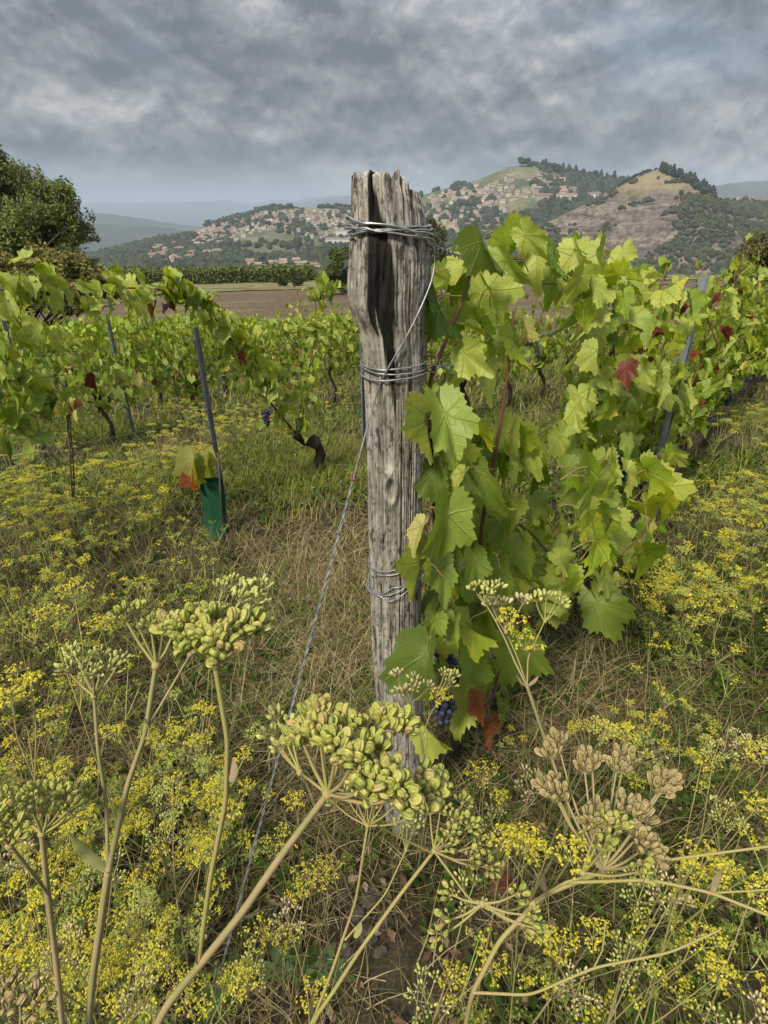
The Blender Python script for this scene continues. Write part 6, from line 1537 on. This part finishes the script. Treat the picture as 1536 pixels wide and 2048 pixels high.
# the rest of the parsnips, too many to count: one mass of small stems and umbels
def weed_mass(name, P, hgt, seed, label, nu=5, npu=7, fs=.0045, ur=.024, yel=.42):
    rg = np.random.default_rng(seed); n = len(P); H = hgt*(.6+.7*rg.random(n)); a0 = rg.random(n)*6.28; lean = rg.random(n)*.25*H
    top = P + np.stack([np.cos(a0)*lean, np.sin(a0)*lean, H*.62], -1)
    B = np.repeat(top, nu, 0); m = n*nu; a = rg.random(m)*6.28; r_ = (.02+.075*rg.random(m))*np.repeat(H/hgt, nu); hub = B + np.stack([np.cos(a)*r_, np.sin(a)*r_, np.repeat(H, nu)*(.12+.3*rg.random(m))], -1)
    C = np.repeat(hub, npu, 0); t = m*npu; a = rg.random(t)*6.28; q = ur*np.sqrt(rg.random(t)); e = C + np.stack([np.cos(a)*q, np.sin(a)*q, ur*.75+ur*.15*rg.normal(size=t)], -1)
    VV = []; FF = []; CC = []; off = 0
    def strip(A, Bp, w_, c):
        nonlocal off
        k = len(A); d = Bp-A; s_ = np.cross(d, rg.normal(size=(k, 3))); s_ /= np.linalg.norm(s_, axis=1)[:, None]+1e-9; s_ = s_*w_
        VV.append(np.stack([A-s_, A+s_, Bp+s_*.7, Bp-s_*.7], 1).reshape(-1, 3)); FF.append(np.arange(k*4).reshape(-1, 4)+off); CC.append(np.tile(np.asarray(c), (k*4, 1))*np.repeat(.7+.6*rg.random((k, 1)), 4, 0)); off += k*4
    strip(P, top, .0022, (.28, .28, .085)); strip(B, hub, .0013, (.30, .31, .085)); strip(C, e, .0008, (.34, .36, .09))
    # florets: three small facets per umbellet
    kind = np.repeat(rg.random(m) < yel, npu)
    for q_ in range(4):
        c = e + rg.normal(size=(t, 3))*ur*np.array([.22, .22, .10]); N = rg.normal(size=(t, 3))*.5 + np.array([0, 0, 1.0]); A = np.cross(N, rg.normal(size=(t, 3))); A /= np.linalg.norm(A, axis=1)[:, None]; Bv = np.cross(N, A); Bv /= np.linalg.norm(Bv, axis=1)[:, None]
        s_ = (fs*(.6+.7*rg.random(t)))[:, None]; VV.append(np.stack([c-A*s_, c-Bv*s_*.8, c+A*s_, c+Bv*s_*.8], 1).reshape(-1, 3)); FF.append(np.arange(t*4).reshape(-1, 4)+off); off += t*4
        col = np.where(kind[:, None], np.array((.52, .48, .035)), np.array((.22, .25, .050)))*(.7+.55*rg.random((t, 1))); CC.append(np.repeat(col, 4, 0))
    o = link(name, mesh(name, np.concatenate(VV), np.concatenate(FF), m_flower, False, np.concatenate(CC))); tag(o, label, 'weeds', kind='stuff')
def pix_scat(n, xr, yr, keep=None):
    A = RNG.uniform(*xr, n); B = RNG.uniform(*yr, n)
    if keep: m = np.array([keep(a, b) for a, b in zip(A, B)]); A, B = A[m], B[m]
    P = on_ground_many(A, B); return P[fbm(P[:, 0]*.9, P[:, 1]*.9, 3, 57) > .03]
weed_mass('parsnip_mass', pix_scat(240, (-60, 700), (810, 1120), lambda a, b: not (a > 480 and b > 900) and not (350 < a < 500 and b > 980)), .36, 901, 'mass of small yellow green parsnips between the rows left of the post')
weed_mass('parsnip_mass', pix_scat(120, (1100, 1580), (780, 1400), lambda a, b: a > 1290 + (1300-b)*.30), .32, 902, 'mass of small yellow green parsnips along the right side of the post row', ur=.020)
weed_mass('parsnip_mass', pix_scat(95, (-80, 640), (1330, 2300)), .30, 903, 'mass of small yellow green parsnips under the tall parsnip stems', 5, 9, .0030, .020, .5)
weed_mass('parsnip_mass', pix_scat(80, (860, 1600), (1380, 2300)), .26, 904, 'mass of small yellow green parsnips in the grass right of the post', 4, 8, .0030, .020, .45)
weed_mass('parsnip_mass', pix_scat(110, (-60, 430), (1080, 1380)), .26, 905, 'thin green parsnips in the rough grass left of the guy wire', 4, 6, .0034, .018, .3)

# ================================================================== GRASS AND GROUND COVER
m_grass = attr_mat('grass_blades', .75, .30, .15, 40)
def blades(name, P, length, width, bend, col, var, label, lay=.0, seg=3, head=None):
    """every blade a tapering strip; lay 0 upright .. 1 flat"""
    n = len(P); rg = RNG; a = rg.random(n)*6.28; D = np.stack([np.cos(a), np.sin(a), 0*a], -1); S = np.stack([-np.sin(a), np.cos(a), 0*a], -1)
    L = length*(.5+.9*rg.random(n)); ly = np.clip(lay + rg.normal(size=n)*.28, 0, 1.15); W_ = width*(.6+.8*rg.random(n)); bd = bend*(.4+1.2*rg.random(n))
    ts = np.linspace(0, 1, seg+1); V = []
    for q, t in enumerate(ts):
        ang = np.clip(ly*1.25 + bd*t, 0, 1.75); tt = t
        # integrate along the bend roughly
        hx = L*tt*np.sin(ly*1.25 + bd*t*.5); hz = L*tt*np.cos(np.clip(ly*1.25 + bd*t*.5, 0, 1.62))
        c = P + D*hx[:, None] + np.array([0, 0, 1])*np.maximum(hz, .004)[:, None] + S*(L*.12*np.sin(t*3+a*5))[:, None]*t
        w_ = (W_*(1-t)**.7)[:, None]
        if q < seg: V += [c - S*w_, c + S*w_]
        else: V.append(c)
    k = 2*seg+1; V = np.stack(V, 1).reshape(-1, 3); i = np.arange(n)[:, None]*k; F = []
    for q in range(seg-1): F += [i + np.array([[2*q, 2*q+1, 2*q+3]]), i + np.array([[2*q, 2*q+3, 2*q+2]])]
    F.append(i + np.array([[2*seg-2, 2*seg-1, 2*seg]])); F = np.concatenate(F)
    col = np.asarray(col, float); ci = rg.integers(0, len(col), n); C = col[ci]*(1-var/2+var*rg.random((n, 1))); C = np.repeat(C, k, 0)
    o = link(name, mesh(name, V, F, m_grass, True, C)); tag(o, label, 'grass', kind='stuff'); return o
def scat(n, ya, yb, slope=.80, pad=.5, dens=None):
    y = np.sqrt(RNG.random(n)*(yb**2-ya**2) + ya**2) if ya > 0 else RNG.uniform(ya, yb, n)
    x = RNG.uniform(-1, 1, n)*(slope*np.abs(y)+pad)
    if dens is not None: m = RNG.random(n) < dens(x, y); x, y = x[m], y[m]
    return np.stack([x, y, G(x, y)-.004], -1)
STRAW = [(.29, .23, .10), (.20, .15, .062), (.40, .33, .16), (.11, .078, .034)]; BROWN = [(.075, .052, .027), (.040, .028, .016), (.12, .084, .043)]
GREEN = [(.070, .115, .016), (.125, .17, .024), (.042, .070, .010), (.18, .20, .032)]; YGREEN = [(.25, .27, .038), (.32, .31, .06), (.19, .22, .028)]
dA = lambda x, y: np.clip(.42 + .5*np.exp(-((x+.22)/.35)**2-((y-1.6)/.7)**2) + 2.6*fbm(x*1.1, y*1.1, 3, 131), .05, 1)
dG = lambda x, y: (1-.75*np.exp(-((x+.22)/.35)**2-((y-1.6)/.7)**2))*np.clip(.42 - 2.4*fbm(x*1.1, y*1.1, 3, 131) + .8*fbm(x*3, y*3, 2, 132), .04, 1)
soilp = lambda x, y: np.clip(np.hypot((x-.02)/.26, (y-.66)/.20)**2*.8, .12, 1)         # the trodden bare patch at the post's foot
blades('dry_grass', scat(34000, .12, 2.3, .85, .35, lambda x, y: dA(x, y)*soilp(x, y)), .13, .0011, .7, STRAW, .6, 'matted dry straw coloured grass around the post', .82)
blades('dead_grass', scat(30000, .12, 2.3, .85, .35, lambda x, y: np.clip(soilp(x, y)+.3, 0, 1)), .08, .0013, .8, BROWN, .7, 'dead brown grass and stalks close to the soil', .9)
blades('green_grass', scat(38000, .12, 2.3, .85, .35, lambda x, y: dG(x, y)*soilp(x, y)), .10, .0014, .9, GREEN, .6, 'short green grass blades around the post', .40)
blades('dry_grass', scat(52000, 2.2, 6.0, .80, .5, dA), .13, .0021, .7, STRAW, .5, 'dry grass between the nearer vine rows', .70)
blades('green_grass', scat(76000, 2.2, 6.0, .80, .5, dG), .13, .0026, .8, GREEN+YGREEN, .5, 'green grass between the nearer vine rows', .35)
blades('dry_grass', scat(52000, 6.0, 22.0, .80, 1.0, dA), .17, .006, .6, STRAW, .4, 'dry grass between the back vine rows', .5, 2)
blades('green_grass', scat(56000, 6.0, 22.0, .80, 1.0), .18, .007, .6, YGREEN+GREEN, .4, 'green grass between the back vine rows', .35, 2)
# trampled straw left of the post
for (cx0, cy0, sx0, sy0, n0) in ((-.24, 1.75, .26, .55, 5500), (.62, 1.5, .35, .4, 2600)):
    q = RNG.normal(size=(n0, 2))*np.array([sx0, sy0]) + np.array([cx0, cy0]); blades('dry_grass', np.stack([q[:, 0], q[:, 1], G(q[:, 0], q[:, 1])], -1), .16, .0013, .6, [(.42, .34, .16), (.33, .26, .12), (.50, .42, .23), (.20, .15, .07)], .5, 'trampled pale straw beside the guy wire' if cx0 < 0 else 'trampled pale straw beside the foot of the vine', .80)
# bright green tussock behind the guy wire
pc = on_ground(600, 930); q = RNG.normal(size=(5000, 2))*np.array([.55, .55]) + pc[:2]; blades('green_grass', np.stack([q[:, 0], q[:, 1], G(q[:, 0], q[:, 1])-.004], -1), .13, .0026, 1.0, YGREEN + STRAW[:1], .4, 'long pale green grass by the bent vine trunk', .35)
# tall single dry stalks
def stalks(n, ya, yb, hgt, rad, label, seed):
    rg = np.random.default_rng(seed); P = scat(n, ya, yb, .8, .4); mb = MB()
    for p in P:
        a = rg.random()*6.28; l = rg.random()**.7*1.3; L = hgt*(.5+rg.random()); d = np.array([math.cos(a)*math.sin(l), math.sin(a)*math.sin(l), math.cos(l)]); e = p + d*L; c = (p+e)/2 + np.array([0, 0, L*.12]) + rg.normal(size=3)*L*.06
        mb.add2(*tube(smooth_path([p, c, e], 6), np.linspace(rad, rad*.5, 6), 3, False), np.array(STRAW[int(rg.integers(4))])*(.6+.6*rg.random()))
    tag(link('dry_stalks', mb.mesh('dry_stalks', m_grass), None), label, 'stalks', kind='stuff')
stalks(1100, .3, 2.4, .28, .0011, 'thin dry stalks criss-crossing in the grass round the post', 801)
stalks(900, 2.4, 6, .32, .0018, 'thin dry stalks standing between the vine rows', 802)
# broad-leaved weeds
def rosettes(name, P, nl, size, cols, label, seed, up=.5, wr=.30):
    rg = np.random.default_rng(seed); n = len(P); m = n*nl; a = rg.random(m)*6.28; B = np.repeat(P, nl, 0); d = np.stack([np.cos(a), np.sin(a), up*(.3+rg.random(m))], -1); d /= np.linalg.norm(d, axis=1)[:, None]
    s = np.stack([-np.sin(a), np.cos(a), 0*a], -1); L = (size*(.5+.8*rg.random(m)))[:, None]; st = B + d*L*.25*rg.random((m, 1)) + np.array([0, 0, 1])*(.03*rg.random((m, 1))); dz = np.array([0, 0, 1.0])
    V = np.stack([st, st + d*L*.45 + s*L*wr + dz*L*.10, st + d*L*.5 + dz*L*.04, st + d*L*.45 - s*L*wr + dz*L*.10, st + d*L*.98 - dz*L*.10], 1).reshape(-1, 3)
    i = np.arange(m)[:, None]*5; F = np.concatenate([i+np.array([[0, 2, 1]]), i+np.array([[0, 3, 2]]), i+np.array([[1, 2, 4]]), i+np.array([[2, 3, 4]])]); cols = np.asarray(cols); C = cols[rg.integers(0, len(cols), m)]*(.65+.6*rg.random((m, 1)))
    tag(link(name, mesh(name, V, F, m_grass, False, np.repeat(C, 5, 0))), label, 'weeds', kind='stuff')
WG = [(.042, .080, .012), (.070, .118, .017), (.028, .052, .009), (.12, .15, .026)]
rosettes('ground_weeds', scat(5200, .15, 2.4, .85, .3, lambda x, y: dG(x, y)*soilp(x, y)), 7, .032, WG, 'small leafy weeds close to the ground round the post', 811)
rosettes('ground_weeds', scat(9000, 2.3, 6.5, .8, .4, dG), 7, .05, WG+[(.20, .21, .07)], 'small leafy weeds between the vine rows', 812, .8)
rosettes('dead_leaves', scat(1500, .15, 2.6, .85, .3), 3, .026, [(.20, .13, .075), (.13, .085, .055), (.29, .21, .13)], 'curled dead leaves littering the soil', 813, .25, .26)
# small white daisies of clover and fleabane
q = scat(420, .6, 5.5, .8, .3, dG); mbw = MB(); N = np.tile(np.array([[0, 0, 1.0]]), (len(q), 1)) + RNG.normal(size=(len(q), 3))*.4; N /= np.linalg.norm(N, axis=1)[:, None]
V, F, C = floret_arrays(RNG, q + np.array([0, 0, 1])*RNG.uniform(.04, .16, (len(q), 1)), N, .006, (.62, .60, .52)); mbw.add(V, F, C); tag(link('white_flowers', mbw.mesh('white_flowers', m_flower, False)), 'tiny white flowers scattered through the grass', 'flowers', kind='stuff')
# dock leaves beside the guy wire and fallen red leaf
def dock(label, px_, L, rot, seed):
    rg = np.random.default_rng(seed); p = on_ground(*px_); o = thing('dock_plant', label, 'weed', p)
    md = simple('dock_leaf', (.075, .125, .035), (.10, .15, .045), 18, .55, .3, transl=.25)
    for q in range(5):
        a = rot + (q-2)*.75 + rg.normal()*.15; d = np.array([math.cos(a), math.sin(a), .55]); s = np.array([-math.sin(a), math.cos(a), 0]); n = 9; V = []
        for t in np.linspace(0, 1, n):
            c = d*L*t*(.7+.3*rg.random()*0+.3) - np.array([0, 0, 1])*L*.55*t*t; w_ = L*.16*math.sin(math.pi*min(1, .12+.86*t))**.8*(1 if t > .12 else .25); V += [c - s*w_ + np.array([0, 0, w_*.4]), c, c + s*w_ + np.array([0, 0, w_*.4])]
        mb = MB(); mb.add(V, np.array([(3*i+j, 3*i+j+1, 3*i+j+4, 3*i+j+3) for i in range(n-1) for j in (0, 1)])); link('leaf', mb.mesh('dock_leaf', md), o)
dock('rosette of broad dark green dock leaves beside the soil patch', (575, 1960), .10, 1.4, 1); dock('dark green dock leaves left of the guy wire', (470, 1985), .09, 2.4, 2); dock('dark green dock leaves close below the post', (640, 1960), .08, 1.2, 3)
p = on_ground(1010, 1775) + np.array([0, 0, .03]); fl = bpy.data.objects.new('fallen_leaf', get_leaf('red', 4, 1)); COL.objects.link(fl); fl.location = tuple(p); fl.scale = (.05,)*3; fl.rotation_euler = (.3, .25, 2.0); tag(fl, 'dark red fallen vine leaf in the grass', 'leaf')
# stones on the bare patch
m_stone = simple('stone', (.085, .070, .054), (.045, .037, .029), 30, .9, .2, bump=.004)
for q, (a, b_, s) in enumerate(((690, 1790, .020), (742, 1795, .026), (715, 1830, .018), (770, 1840, .02), (735, 1870, .022), (690, 1905, .018), (760, 1905, .015), (1020, 1560, .02))):
    p = on_ground(a, b_); rg = np.random.default_rng(880+q); V = ICO1V*(.75+.4*rg.random((len(ICO1V), 1)))*np.array([1.2, 1, .6])*s; o = link('stone', mesh('stone', V, ICO1F, m_stone, False), None, (p[0], p[1], p[2]+s*.12)); o.rotation_euler.z = rg.random()*6
    tag(o, 'small grey stone on the bare soil at the foot of the post' if q < 7 else 'small grey stone in the litter under the vine', 'stone', 'stones at the foot of the post' if q < 7 else None)
